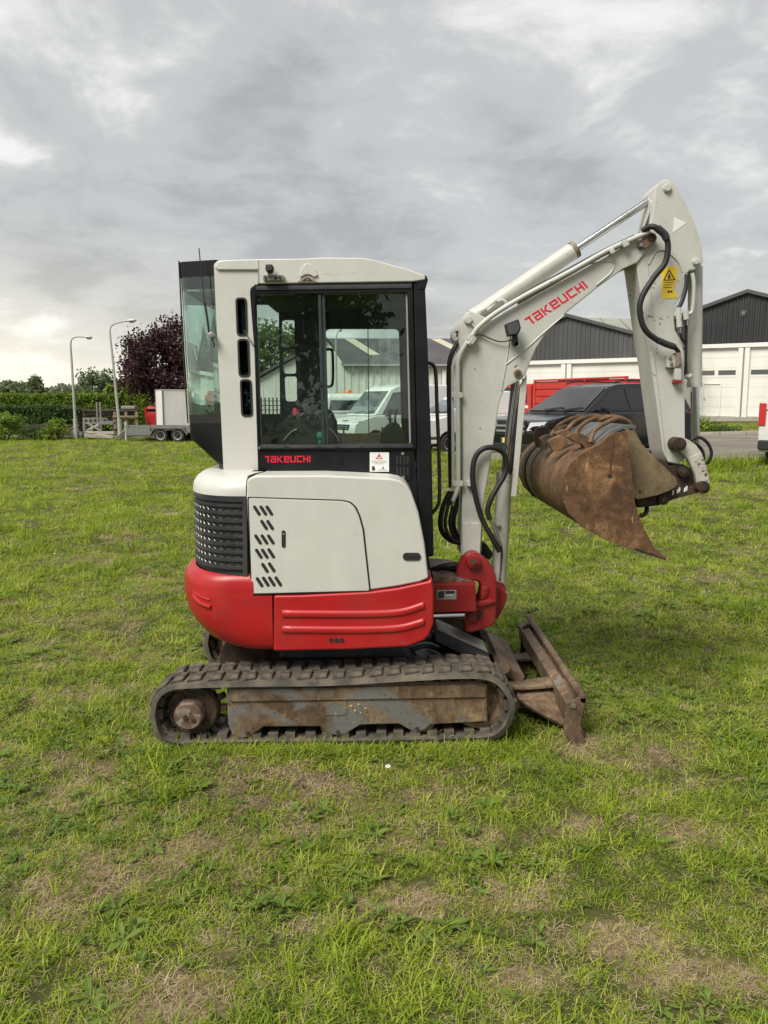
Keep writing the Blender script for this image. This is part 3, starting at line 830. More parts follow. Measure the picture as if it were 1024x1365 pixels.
def bush(label, px, py_top, Y, w, mat, seed, n=26, name='bush', base=None):
    x = P(px, 560, Y).x; h = P(px, py_top, Y).z - gz(x, Y)
    r = np.random.default_rng(seed)
    root = empty(name, (x, Y, gz(x, Y)), 0, label, 'bush', 'bushes at the left edge of the lawn')
    C = np.stack([r.normal(0, w * .42, n), r.normal(0, .3, n), h * r.uniform(.05, .95, n) ** .9], 1)
    C[:, 0] *= 1.2 - .7 * C[:, 2] / h
    V, Fq, hue = leaves(C, (.10, .10, .10), 46, .055, r)
    rawmesh('foliage', V, Fq, mat, root, 0, None, {'hue': hue})
    m = MB()
    for k in range(6): e_ = C[r.integers(0, n)]; m.tube([(0, 0, -.1), tuple(e_ * .5 + np.array([0, 0, .05])), tuple(e_)], [.02, .014, .006], 5)
    m.build('stem', BARK, root, org=Vector((0, 0, 0)))
bush('tall leafy bush at the left edge of the picture', 6, 552, 37.0, 1.05, LHEDG, 41, 60)
bush('low leafy bush left of the dark pile of profiles', 43, 571, 37.2, .9, LHED2, 42, 30)
bush('upright bush beside the shorter street lamp', 77, 560, 37.6, .5, LHEDG, 43, 30)
bush('ragged low bush between the pile of profiles and the upright bush', 58, 574, 37.0, .6, LHEDG, 44, 20)
bush('low weedy shrub on the verge in front of the shed with black gable', 938, 561, 33.2, .6, LHEDG, 45, 20)
bush('brown-green weed clump on the verge beside the right shed door', 968, 570, 33.0, .9, LHED2, 46, 18)
# ------------------------------------------------------------------ the mini excavator
c0 = P(470, 960, 4.52)
ex = empty('mini_excavator', (c0.x, 4.52, gz(c0.x, 4.52)), 0, 'white and red mini excavator with dark cab and rusty bucket on the grass', 'excavator')
ORG = ex.location.copy()
YN, YF = 3.77, 4.07                                  # near track, outer and inner face

# ---- crawler track: belt, tread lugs, sprocket, idler, rollers
outer = [(197, 957), (199, 938), (207, 923), (222, 913), (244, 909), (300, 907), (360, 906), (440, 905), (545, 899), (600, 896), (640, 896), (663, 902), (680, 918), (689, 938), (688, 957), (680, 974), (667, 986), (648, 992),
         (600, 994), (520, 995.5), (440, 997), (350, 998), (290, 999), (252, 1000), (230, 999), (212, 991), (202, 977)]
lp = [P(a, b, YN) for a, b in outer]
lp = [Vector((p.x, 0, p.z)) for p in lp]
lp = spline(lp + [lp[0]], 6)[:-1]
def resample(loop, n):
    L = [0]
    for i in range(len(loop)): L.append(L[-1] + (loop[(i + 1) % len(loop)] - loop[i]).length)
    out = []; j = 0
    for k in range(n):
        d = L[-1] * k / n
        while L[j + 1] < d: j += 1
        t = (d - L[j]) / max(L[j + 1] - L[j], 1e-9)
        out.append(loop[j].lerp(loop[(j + 1) % len(loop)], t))
    return out, L[-1]
lp, per = resample(lp, 240)
def nrm(i):
    d = (lp[(i + 1) % 240] - lp[i - 1]).normalized()
    return Vector((-d.z, 0, d.x)), d          # outward for this winding is checked below
cen = sum(lp, Vector()) / 240
sgn = 1 if nrm(0)[0].dot(lp[0] - cen) > 0 else -1
def track(dy, label=None):
    tr = MB(); w = YF - YN
    rings = []
    for i in range(240):
        n, d = nrm(i); n = n * sgn
        o_, i_ = lp[i] - n * .010, lp[i] - n * .036
        rings.append([(o_.x, YN + dy + .012, o_.z), (o_.x, YF + dy - .012, o_.z), (i_.x, YF + dy, i_.z), (i_.x, YN + dy, i_.z)])
    tr.loop(rings + [rings[0]], caps=False)
    NP = 46
    for k in range(NP):
        i = int(k * 240 / NP); n, d = nrm(i); n = n * sgn
        p = lp[i] - n * .048
        M = Matrix((d, Vector((0, 1, 0)), n)).transposed()
        tr.obox((p.x, YN + dy + .09, p.z), .05, .10, .026, M); tr.obox((p.x, YF + dy - .09, p.z), .05, .10, .026, M)
        tr.obox((p.x, YN + dy + .15, p.z - 0), .03, .05, .03, M)
    t = tr.build('crawler_track', TRACK, ex, smooth=30)
    L_, W_, h_ = .070, .130, .019
    rl = random.Random(3)
    lugs = []
    for v_ in range(5):
        lug = MB(); J = lambda q: q + rl.uniform(-.006, .006)
        lug.loop([[(-L_ / 2, -W_ / 2, -.014), (L_ / 2, -W_ / 2 + .02, -.014), (L_ / 2 + .004, W_ / 2, -.014), (-L_ / 2 + .01, W_ / 2, -.014)],
                  [(J(-L_ / 2 + .003), J(-W_ / 2 + .003), .002), (J(L_ / 2 - .002), J(-W_ / 2 + .022), .002), (J(L_ / 2), J(W_ / 2), .002), (J(-L_ / 2 + .012), J(W_ / 2), .002)],
                  [(J(-L_ / 2 + .014), J(-W_ / 2 + .012), J(h_ - .016)), (J(L_ / 2 - .014), J(-W_ / 2 + .032), J(h_ - .016)), (J(L_ / 2 - .010), J(W_ / 2 - .012), J(h_ - .016)), (J(-L_ / 2 + .022), J(W_ / 2 - .012), J(h_ - .016))]])
        lugs.append(lug.build('tread_lug', LUGM, t, .006, 2, org=Vector((0, 0, 0))))
    pool = list(lugs)
    first = True
    for k in range(NP):
        for row in (0, 1):
            i = int((k + .5 * row) * 240 / NP) % 240; n, d = nrm(i); n = n * sgn
            if pool: o = pool.pop()
            else:
                o = rl.choice(lugs).copy(); link(o); o.parent = t
            p = lp[i]
            M = Matrix((d, Vector((0, 1, 0)), n)).transposed().to_4x4()
            if row: M = M @ Matrix.Scale(-1, 4, Vector((0, 1, 0)))
            M = M @ Matrix.Rotation(rl.uniform(-.10, .10), 4, 'Z')
            jx = 1 + rl.uniform(-.15, .15)
            o.matrix_local = Matrix.Translation(Vector((p.x, YN + dy + (.078 if row == 0 else .222), p.z)) - ORG) @ M @ Matrix.Diagonal((jx, rl.uniform(.92, 1.05), rl.uniform(.65, 1.15), 1))
    # frame
    fr = [(300, 921), (304, 917), (640, 911), (651, 916), (651.5, 966), (575, 970), (567, 977), (556, 981), (546, 977), (532, 969), (480, 970.5), (462, 982), (451, 985), (438, 983), (426, 972.5), (350, 973), (330, 987), (320, 989), (308, 985), (302, 969)]
    m = MB(); q = [P(a, b, YN) for a, b in fr]
    m.prism_xz([(p.x, p.z) for p in q], YN + .035 + dy, YF - .06 + dy)
    f = m.build('track_frame', FRAMEM, ex, .009)
    if dy == 0:
        up = [(306, 919), (638, 913), (648, 919), (648, 930), (306, 936)]
        part('frame_top_plate', up, YN + .024, YN + .04, FRAMEM, f, .006)
        part('frame_patch_plate', [(432, 936), (462, 935), (463, 953), (433, 954)], YN + .031, YN + .04, FRAMEM, f, .002)
        for k, (a, b) in enumerate([(468, 941), (478, 939), (481, 950), (473, 947), (487, 944)]):
            disc('paint_fleck', a, b, 1.25 - .2 * (k % 3), YN + .021, YN + .0235, LABY, f, 7, 0)
        for a, b in [(330, 978), (450, 976.5), (556, 972)]:
            disc('bolt', a, b, 2.6, YN + .026, YN + .04, RUSTD, f, 10, .001)
    def wheelY(name, px, py, prof, mat, n=28):
        c = P(px, py, YN)
        return MB().ring((c.x, dy + YN, c.z), (0, 1, 0), prof, n).build(name, mat, ex)
    s1 = SC(250, 955, YN)
    sp = wheelY('sprocket', 252, 954, [(0, .07), (33 * s1, .07), (36 * s1, .085), (36 * s1, .13), (0, .13)], RUSTD)
    c = P(254, 954, YN); m = MB()
    for k in range(15):
        a = 2 * math.pi * k / 15
        m.obox((c.x + math.cos(a) * 39 * s1, dy + YN + .115, c.z + math.sin(a) * 39 * s1), 10 * s1, .045, 7 * s1, Matrix.Rotation(-a, 3, 'Y'))
    m.build('sprocket_teeth', RUSTD, sp, .004)
    hub = MB().ring((P(250, 956, YN).x, dy + YN, P(250, 956, YN).z), (0, 1, 0), [(0, .005), (17 * s1, .005), (19 * s1, .012), (20 * s1, .075), (0, .075)], 28).build('drive_hub', TRACKRUST, sp)
    if dy == 0:
        for a in range(6):
            disc('hub_bolt', 250 + 27 * math.cos(a * 1.047 + .3), 956 + 27 * math.sin(a * 1.047 + .3), 2.6, YN + .06, YN + .075, RUSTD, sp, 8, .001)
        disc('hub_plug', 247, 957, 3.6, YN + .0, YN + .010, RUSTD, hub, 10, .001)
        disc('hub_plug', 258, 961, 3.2, YN + .0, YN + .010, RUSTD, hub, 10, .001)
    ri = 37 * s1
    wheelY('idler', 641, 944, [(0, .10), (12 * s1, .10), (14 * s1, .12), (26 * s1, .12), (30 * s1, .08), (ri, .08), (ri, .20), (0, .20)], FRAMEM)
    for a, b in ((440, 972), (565, 968), (330, 972)):
        wheelY('track_roller', a, b, [(0, .06), (15 * s1, .06), (17 * s1, .075), (17 * s1, .22), (0, .22)], RUSTT, 20)
    wheelY('carrier_roller', 470, 924, [(0, .06), (11 * s1, .06), (12 * s1, .2), (0, .2)], RUSTD, 16)
    return t
TRACKRUST = rust('hub_rust', (.085, .05, .032), (.14, .088, .06), (.24, .19, .155), grey=(.26, .22, .19), grey_thr=.55, scale=16)
track(0.0)
track(1.20)

# ---- undercarriage and swing bearing
part('chassis', [(352, 880), (540, 878), (596, 905), (600, 950), (330, 955), (330, 900)], 4.08, 4.96, RUBBER, ex, .01)
part('swing_bearing_skirt', [(380, 862), (540, 860), (552, 888), (362, 890)], 4.12, 4.9, PLAS, ex, .02)
c = P(455, 880, 4.5)
MB().ring((c.x, 4.52, c.z), (0, 0, 1), [(0, -.06), (.36, -.06), (.38, -.02), (.38, .06), (0, .06)], 40).build('swing_bearing', RUSTD, ex)
disc('travel_motor', 330, 880, 38, 4.30, 4.40, RUSTD, ex, 24, .01)
# dark steel cover of the blade ram
g = part('blade_ram_guard', [(583, 838), (650, 870), (653, 876), (640, 884), (581, 855)], 4.27, 4.45, PLAS, ex, .004)
part('guard_lip', [(583, 836.5), (650, 868), (651, 871), (583, 840)], 4.262, 4.46, STEEL, g, .002)
hose('blade_ram', [(575, 846, 4.55), (640, 872, 4.55), (700, 905, 4.55)], 7, RUBBER, ex, smooth_k=0)
for k, (a, b) in enumerate([(0, 0), (3, 9)]):
    hose('hydraulic_hose', [(545, 858 + b, 4.3), (570, 852 + b, 4.32), (595, 862 + b, 4.4), (620, 872 + b, 4.5)], 3.2, RUBBER, ex)

# ---- dozer blade
bl = MB()
sheet = [(781, 930), (776, 936), (770, 952), (771, 970), (778, 993), (782, 993), (777, 972), (776, 953), (782, 938)]
blade = part('dozer_blade', sheet, YN + .02, 5.26, BLADEM, ex, .002)
a, b = P(779, 932, YN), P(779, 932, 5.27)
b = Vector((a.x, 5.27, a.z)); a = Vector((a.x, YN, a.z))
MB().tube([a, b], .020, 14).build('blade_top_rail', BLADEM, blade)
part('blade_stiffener', [(755, 938), (769, 933), (772, 955), (768, 968), (757, 965)], YN + .025, 5.24, BLADEM, blade, .006)
part('blade_end_plate', [(772, 931), (782, 930), (781, 938), (777, 950), (774.5, 966), (777, 978), (781, 993), (778, 1001), (762, 992), (753, 980), (752, 966), (755, 949), (764, 936)], YN, YN + .02, BLADEM, blade, .003)
part('blade_end_plate', [(782, 930), (781, 938), (777, 950), (774.5, 966), (777, 978), (781, 993), (760, 990), (752, 966), (755, 949), (764, 936)], 5.26, 5.28, BLADEM, blade, .003)
disc('bolt', 765, 941.5, 3.6, YN - .008, YN, STEEL, blade, 14, .002)
gp1 = [P(688, 914, 4.22), P(749, 906, 4.22), P(752, 930, 4.10), P(752, 966, 3.95), P(733, 957, 3.96), P(708, 943, 4.0), P(690, 930, 4.08)]
MB().loop([gp1, [p + Vector((0, .012, -.02)) for p in gp1]]).build('blade_gusset', BLADEM, blade, .004)
def arm_(Yc, p0, p1, w=.11, th=.018):
    m = MB()
    q0, q1 = P(*p0, Yc), P(*p1, Yc)
    pts = []
    for k in range(7):
        t = k / 6; p = q0.lerp(q1, t); s = 1 - .0 * t
        p.z -= .02 * math.sin(t * 3.14)
        pts.append([(p.x, Yc - w * (.35 + .3 * t), p.z), (p.x, Yc + w * (.35 + .3 * t), p.z), (p.x, Yc + w * (.35 + .3 * t), p.z - th), (p.x, Yc - w * (.35 + .3 * t), p.z - th)])
    m.loop(pts)
    web = []
    for k in range(7):
        t = k / 6; p = q0.lerp(q1, t); p.z -= .02 * math.sin(t * 3.14)
        hh = .11 + .06 * t
        web.append([(p.x, Yc - .012, p.z - th), (p.x, Yc + .012, p.z - th), (p.x, Yc + .012, p.z - hh), (p.x, Yc - .012, p.z - hh)])
    m.loop(web)
    return m.build('blade_arm', BLADEM, blade, .003)
arm_(4.17, (640, 908), (752, 904))
arm_(4.87, (640, 874), (729, 869))
arm_(4.17, (560, 915), (660, 908))
hose('blade_cross_tube', [(672, 890, 4.15), (672, 876, 4.87)], 8, BLADEM, blade, smooth_k=0)
part('blade_cross_plate', [(668, 884), (700, 902), (694, 912), (664, 893)], 4.2, 4.85, BLADEM, blade, .004)
holes('lifting_ear', [(694, 872), (695, 846), (698, 836), (704, 832), (710, 836), (712, 850), (712, 874)], [circ(702, 839, 3.4, 12)], 5.10, 5.13, RUSTD, blade)

# ---- house: counterweight, side skirt, grille, hood
def X_(px, Y, py=800): return P(px, py, Y).x
def plan(xr, xf, yn, yf, rx, ry, n=9):
    out = [(xf, yn)]
    for k in range(n + 1):
        a = math.pi / 2 * k / n
        out.append((xr + rx - rx * math.sin(a), yn + ry - ry * math.cos(a)))
    for k in range(n + 1):
        a = math.pi / 2 * k / n
        out.append((xr + rx - rx * math.cos(a), yf - ry + ry * math.sin(a)))
    out.append((xf, yf))
    return out
def loftz(name, levels, mat, parent, bevel=0.0, smooth=40):
    """levels: (z, rear x, front x, near y, far y, rx, ry)"""
    m = MB(); m.loop([[(x, y, z) for x, y in plan(xr, xf, yn, yf, rx, ry)] for z, xr, xf, yn, yf, rx, ry in levels])
    return m.build(name, mat, parent, bevel, 2, smooth)
YC = 4.22                                           # where the rounded rear shows its outline
def lv(py, pxr, xf, yn, yf=5.16, rx=.30, ry=.42): return (P(300, py, YN + .1).z, X_(pxr, YC, py), xf, yn, yf, rx, ry)
xs = P(363.4, 830, 3.85).x
house = loftz('counterweight', [lv(869, 305, xs, 3.92), lv(866, 292, xs, 3.88), lv(858, 277, xs, 3.862), lv(840, 262, xs, 3.852), lv(822, 253, xs, 3.85), lv(800, 248, xs, 3.85), lv(793.5, 248, xs, 3.85)], RED, ex, 0, 50)
xs2 = P(337.5, 780, 3.85).x
loftz('counterweight_rim', [lv(793.6, 248.1, xs2, 3.851), lv(785, 248.3, xs2, 3.852), lv(776, 249, xs2, 3.853), lv(769, 252, xs2, 3.862), lv(765, 257, xs2, 3.885)], RED, house, 0, 50)
# pressed rib and seam following the rounded rear corner
def on_corner(px, py, pxr=248, rx=.30, ry=.42, yn=3.85):
    Y = 3.9
    xr = X_(pxr, YC, py)
    for _ in range(12):
        x = P(px, py, Y).x; tt = min(1, max(0, 1 - (x - xr) / rx)); Y = yn + ry * (1 - math.sqrt(max(0, 1 - tt * tt)))
    return (px, py, Y)
hose('pressed_rib', [on_corner(a, b) for a, b in ((258, 793), (264, 801), (272, 806), (281, 809))], 2.6, RED, house, 8)
hose('pressed_rib', [on_corner(a, b) for a, b in ((258, 789), (268, 795), (280, 800))], 1.6, RED, house, 8)
sk = part('side_skirt', [(364.6, 794), (400, 793.5), (492, 789), (530, 784), (571, 775), (576.5, 771), (578.5, 790), (578.5, 831), (573, 846), (566, 854), (544, 862.5), (470, 866.5), (364.6, 868.5)], 3.85, 4.1, RED, ex, .016, 3)
MB().box(xs - .002, xs + .004, 3.868, 4.2, P(0, 866, 3.87).z, P(0, 795, 3.87).z).build('skirt_gap', RUBBER, sk)
for (y0, y1) in ((818, 810), (839, 832)):
    q = [P(377, y0 + 0, 3.85), P(480, y0 + .5, 3.85), P(533, y0 - 2, 3.85), P(565, y1 - 3.5, 3.85)]
    s_ = SC(450, 820, 3.85)
    m = MB(); rings = []
    for p in spline(q, 6):
        p = Vector((p.x, 3.85, p.z))
        rings.append([p + Vector((0, .012, 6 * s_)), p + Vector((0, -.009, 4 * s_)), p + Vector((0, -.012, 0)), p + Vector((0, -.009, -3.5 * s_)), p + Vector((0, .012, -5 * s_))])
    rings = [[Vector((rings[0][0].x - .01, 3.862, r_.z)) for r_ in rings[0]]] + rings + [[Vector((rings[-1][0].x + .01, 3.862, r_.z)) for r_ in rings[-1]]]
    m.loop(rings).build('pressed_rib', RED, sk, smooth=60)
for k in range(3):
    part('moulded_badge', rrect(439 + k * 7, 850.5, 444.5 + k * 7, 856.5, 2.2), 3.846, 3.852, LABK, sk, 0)

xg = P(329, 700, 3.86).x
gr = loftz('air_grille', [lv(770, 262.5, xg, 3.885), lv(664, 260.5, xg, 3.885)], PLAS, ex, 0, 50)
loftz('grille_frame', [lv(669, 259, xg, 3.87), lv(662, 258.5, xg, 3.868), lv(661, 259, xg, 3.872)], PLAS, gr, 0, 50)
loftz('grille_frame', [lv(775, 262, xg, 3.87), lv(765, 261.5, xg, 3.868)], PLAS, gr, 0, 50)
part('grille_post', [(323, 664), (329, 664), (330, 774), (324, 774)], 3.864, 3.9, PLAS, gr, .003)
for k in range(9):
    y = 674.5 + k * 10.4
    d_ = .24 * k
    loftz('grille_bar', [lv(y + 2.8, 260.6 + d_, xg - .005, 3.882), lv(y + 1.8, 258.8 + d_, xg - .005, 3.871), lv(y - 1.6, 258.6 + d_, xg - .005, 3.870), lv(y - 2.6, 260.3 + d_, xg - .005, 3.880)], PLAS, gr, 0, 50)
m = MB()
pl = plan(X_(261, YC, 720), xg - .01, 3.8835, 5.16, .30, .42)[:10]
pl = [Vector((x, y, 0)) for x, y in spline([Vector((x, y, 0)) for x, y in pl], 4)] if False else [Vector((p.x, p.y, 0)) for p in spline([Vector((x, y, 0)) for x, y in pl], 5)]
for k in range(8):
    z0, z1 = P(0, 677.5 + k * 10.4, 3.87).z, P(0, 682 + k * 10.4, 3.87).z
    zig = []
    tot = 0; last = pl[0]
    L = [0]
    for p, q in zip(pl, pl[1:]): L.append(L[-1] + (q - p).length)
    nz = 26
    for j in range(nz):
        d = L[-1] * j / (nz - 1); i = max(i_ for i_ in range(len(L)) if L[i_] <= d + 1e-9); i = min(i, len(pl) - 2)
        p = pl[i].lerp(pl[i + 1], (d - L[i]) / max(L[i + 1] - L[i], 1e-6))
        zig.append(Vector((p.x, p.y, z0 if j % 2 else z1)))
    m.tube(zig, .0028, 4)
m.build('grille_mesh', STEEL, gr)
# hood
xh = P(327.5, 640, 3.87).x
cap = loftz('rear_cowl', [lv(661.5, 258, xh, 3.866), lv(655, 258, xh, 3.866), lv(648, 259, xh, 3.872), lv(641, 262.5, xh, 3.89), lv(636, 268, xh, 3.93, 5.12), lv(633.5, 275, xh, 3.98, 5.08), lv(632.5, 284, xh, 4.05, 5.02)], WHITE, ex, 0, 60)
hood_pts = [(328.5, 662), (329, 641), (333, 636.5), (342, 634), (430, 633.5), (519, 637.5), (532, 640), (541, 645), (548, 655), (558, 683), (566, 723), (571.5, 771), (560, 776), (530, 782), (493, 787), (400, 790), (345, 791.5), (338, 788), (335, 780)]
hood = part('engine_hood', hood_pts, 3.862, 4.36, WHITE, ex, .035, 4, 60)
door = part('hood_door', rquad([(331.5, 664), (455, 668), (466, 670.3), (473, 676.5), (478.5, 688), (483.5, 706), (492.5, 787.5), (336, 791.5)], 2.6), 3.855, 3.875, WHITE, hood, .004, 2)
# shadow gap round the door, put in as a thin dark sheet behind its edge
part('door_gap_shade', rquad([(329.8, 662.2), (456, 666.2), (467.5, 668.6), (475, 675.4), (480.5, 687.5), (485.5, 705.5), (494.5, 789), (334.6, 793)], 2.6), 3.8595, 3.865, RUBBER, hood, 0)
SL = [(342.4, 680.5), (351, 680.5), (359, 680.5), (352, 699.7), (360, 699.7), (344, 719), (352.5, 719), (361, 719), (345, 738), (353, 738), (361.5, 737.5), (353.2, 757), (362.2, 756.2), (346, 776), (354.3, 775.3), (362.3, 775), (371, 775)]
for (a, b) in SL:
    dx, dy = 4.7, 7.2
    u = Vector((dx, dy)).normalized(); v = Vector((-u.y, u.x))
    pts = []
    for s_, k0 in ((1, -90), (-1, 90)):
        for k in range(6):
            an = math.radians(k0 + 36 * k)
            q = Vector((a, b)) + u * s_ * 5.6 * 1 + (u * math.cos(an) + v * math.sin(an)) * 2.1
            pts.append((q.x, q.y))
    part('louvre_slot', pts, 3.8525, 3.8565, LABK, door, 0)
part('door_latch', rrect(375.5, 707, 380.5, 730, 2.4), 3.8515, 3.8565, LABK, door, 0)
disc('latch_key', 378, 712, 1.6, 3.848, 3.8525, STEEL, door, 10, 0)
part('hood_handle_slot', rrect(537, 737, 561, 747, 4.8), 3.857, 3.864, LABK, hood, 0)
part('handle_grip', rrect(542, 738.2, 560, 741.5, 1.5), 3.8545, 3.8575, PLAS, hood, 0)
part('deck', [(338, 640), (560, 640), (575, 770), (575, 800), (335, 800)], 4.37, 5.1, BLACK, ex, .01)

# ---- cab
YW, YI = 4.12, 5.10                                  # near and far wall planes
cab_pillar = holes('cab_corner_pillar', rquad([(285, 352), (291, 347), (344.3, 346), (344.5, 379), (334.5, 383), (333.4, 390), (339.5, 469), (344.5, 637), (298.5, 637), (294.7, 556)], 2.5, 2),
    [rquad([(314, 397), (328.5, 397), (329.8, 447.5), (316, 447.5)], 5), rquad([(316.6, 452), (331.5, 452), (333.2, 502), (318.5, 502)], 5), rquad([(320, 506), (335, 506), (336.8, 555), (322, 555)], 5)], YW, YW + .16, WHITE, ex, .006)
for q in ([(313.6, 396.5), (329, 396.5), (330.3, 448), (315.6, 448)], [(316.2, 451.5), (332, 451.5), (333.7, 502.5), (318.1, 502.5)], [(319.6, 505.5), (335.5, 505.5), (337.3, 555.5), (321.6, 555.5)]):
    part('quarter_pane', rquad(q, 5), YW + .03, YW + .036, DARKG, cab_pillar, 0)
    holes('pane_seal', rquad(q, 5.5), [rquad([(q[0][0] + 2.4, q[0][1] + 2.4), (q[1][0] - 2.4, q[1][1] + 2.4), (q[2][0] - 2.4, q[2][1] - 2.4), (q[3][0] + 2.4, q[3][1] - 2.4)], 4)], YW - .004, YW + .002, RUBBER, cab_pillar)
hose('mirror_hook', [(326, 440, 4.10), (331, 450, 4.08), (337, 459, 4.06), (339, 462, 4.05), (340, 457, 4.05)], .8, RUBBER, cab_pillar)
roof = part('cab_roof', [(286, 356), (289, 348.5), (300, 346.3), (344, 345), (400, 344.5), (430, 343), (484, 343.5), (500, 346.5), (540, 357.5), (565, 366), (567.5, 369), (567, 373), (550, 375.5), (345, 378.5), (344.6, 360), (290, 360)], YW - .012, 5.16, WHITE, ex, .016, 3, 50)
part('roof_joint', [(344, 347), (345, 347), (345, 377.5), (344, 377.5)], YW - .014, YW - .01, LABG, roof, 0)
RECESS = paint('recess_tan_grey', (.30, .27, .20), .6, var=.2, vscale=30, bump=0)  # tan-grey tone of the plate that marks the moulded recess
part('roof_recess', [(396.5, 375.8), (401, 371.5), (406, 368), (410, 367), (415, 368.5), (419, 372), (423.5, 375.8)], YW - .016, YW - .010, RECESS, roof, .001)
part('roof_recess_hole', [(402.5, 374.6), (407, 371), (410, 370), (413.5, 371.3), (417.5, 374.6)], YW - .0175, YW - .0155, RUSTD, roof, 0)
part('roof_bulge', [(399, 367), (403, 356), (408, 350.5), (414, 352), (420, 358), (424, 367), (419, 369.5), (414, 366.5), (410, 365.5), (405, 367), (401, 370)], YW - .022, YW - .008, WHITE, roof, .004, 3, 60)
disc('recess_screw', 410, 373, 1.3, YW - .0195, YW - .0172, STEEL, roof, 10, 0)
part('headliner', [(338, 382), (552, 379), (553, 386), (338, 390)], YW + .06, YI - .01, INTER, roof, 0)
wl = part('cab_work_light', [(354, 352), (363, 352), (364.5, 358), (362, 363), (355.5, 363), (353.5, 358)], YW - .08, YW - .03, RUBBER, ex, .006)
disc('lamp_lens', 359, 357, 3.4, YW - .088, YW - .08, LENS, wl, 14, .001)
part('lamp_stem', [(357, 362), (361, 362), (361.5, 368), (356.5, 368)], YW - .06, YW - .03, STEEL, wl, .001)
part('lamp_bracket', rrect(350.5, 366, 378, 374, 1.5), YW - .045, YW - .012, STEEL, wl, .002)
for a in (354, 367.5, 373): disc('bolt', a, 370, 2.0, YW - .052, YW - .045, RUSTD, wl, 8, 0)
# rear of the cab: dark strip, tinted glass, lower panel, following a rounded corner
def rear_band(name, rows, mat, parent, th=.006, ya=4.14):
    """rows: (py, near px, rear px); the band runs from the pillar round to the far side"""
    m = MB(); rings = []
    for py, pn, prr in rows:
        z = P(300, py, 4.2).z
        xa, xb = P(pn, py, ya).x, P(prr, py, 4.26).x
        pts = [(xa, ya)]
        for t in (.25, .5, .75): pts.append((xa + (xb + .03 - xa) * t, ya + (4.20 - ya) * t))
        pts += [(xb + .030, 4.20), (xb + .010, 4.225), (xb, 4.27), (xb - .01, 4.7), (xb, 5.0), (xb + .02, 5.08)]
        rings.append([(x, y, z) for x, y in pts])
    inner_ = [[(x + th * 1.2, y + th, z) for x, y, z in r] for r in rings]
    full = [r + i[::-1] for r, i in zip(rings, inner_)]
    m.loop(full)
    return m.build(name, mat, parent, 0, 2, 50)
rg = rear_band('rear_window', [(370, 288, 240.5), (469, 291, 246), (556, 296, 252)], REARG, ex)
rear_band('rear_header', [(349, 287, 238.6), (370, 288, 240.3)], BLACK, rg, .012)
rear_band('rear_sill', [(553, 295.6, 251.6), (564, 296, 252.6)], RUBBER, rg, .012)
rear_band('rear_tint_band', [(370.3, 288.2, 240.7), (386, 288.6, 241.6)], DARKG, rg, .012)
rear_band('rear_panel', [(564, 296, 252.5), (585, 297, 254), (602, 297.5, 273), (620, 298, 291.5), (637, 298.5, 293)], BLACK, ex, .02)
m = MB(); a = [P(240.4, 349, 4.25), P(242.2, 385, 4.25), P(246.2, 469, 4.25), P(252.4, 564, 4.25)]
m.tube([Vector((p.x, 4.222, p.z)) for p in a], .004, 8).build('window_rubber', RUBBER, rg)
hose('antenna', [(265.3, 331, 4.12), (269, 368, 4.12), (273, 405, 4.12)], .75, RUBBER, ex, 6, 0)
hose('antenna_base', [(273, 403, 4.12), (276, 422, 4.12), (279, 444, 4.12)], 1.5, RUBBER, ex, 8, 0)
disc('ball_mount', 281, 446.5, 4.2, 4.07, 4.13, STEEL, ex, 14, .006)
hose('mount_wire', [(281, 449, 4.09), (284, 455, 4.09), (286, 461, 4.10), (283, 462, 4.10)], .8, RUBBER, ex, 6)
for a, b in ((279, 541), (275, 548), (283, 549), (279, 551)): disc('wiper_knob', a, b, 1.8, 4.16, 4.17, RUBBER, rg, 8, 0)

# side window frame, sliding panes, lower panel
wf = holes('window_frame', [(334.5, 384), (340, 379), (550, 376), (555.5, 599.5), (344.5, 600.5), (339.5, 469)], [rquad([(340, 392.5), (543, 389.5), (548, 591.5), (346, 592.5)], 3)], YW - .006, YW + .05, BLACK, ex, .004)
part('header_strip', [(341, 381.5), (549, 378.5), (549, 384), (341, 387)], YW - .012, YW - .005, PLAS, wf, .003)
part('sill_strip', [(346, 593.5), (551, 592.5), (551.5, 597), (346, 598)], YW - .014, YW - .005, PLAS, wf, .003)
for a in (378, 421, 446, 479, 514): part('drain_slot', rrect(a, 594.3, a + 7, 596.3, .9, 2), YW - .016, YW - .013, LABK, wf, 0)
part('front_pane', [(426, 391.5), (544, 389), (549, 592), (431, 592.5)], YW + .030, YW + .035, GLASS, wf, 0)
part('rear_pane', [(338, 392), (433, 391), (438, 592.5), (345, 593)], YW + .012, YW + .017, GLASS, wf, 0)
MULL = paint('mullion', (.028, .04, .038), .4, var=.2, bump=0)
part('meeting_stile', [(424, 391), (428, 391), (433.5, 592.5), (429.5, 592.5)], YW + .002, YW + .045, MULL, wf, .003)
part('meeting_stile', [(429.2, 391), (432.6, 391), (438.2, 592.5), (435, 592.5)], YW + .008, YW + .045, MULL, wf, .003)
part('pane_edge', [(541, 390), (543.5, 390), (548, 591), (545.8, 591)], YW + .01, YW + .03, LABG, wf, .001)
part('window_catch', [(426, 509), (431, 509), (431.5, 515), (426.5, 515)], YW - .004, YW + .02, RUBBER, wf, .002)
lpan = part('cab_side_panel', [(344.6, 601), (552, 600), (556, 640), (560, 760), (345, 760)], YW + .004, YW + .10, BLACK, ex, .004)
part('cab_front_post', [(550.5, 376), (566.5, 372), (570, 450), (575.5, 600), (578.5, 742), (560, 744), (556, 640)], YW - .002, YW + .10, BLACK, ex, .012, 3)
part('post_cap', [(560, 372), (568, 366), (571, 373), (567, 386), (556, 386)], YW - .006, YW + .05, BLACK, ex, .006)
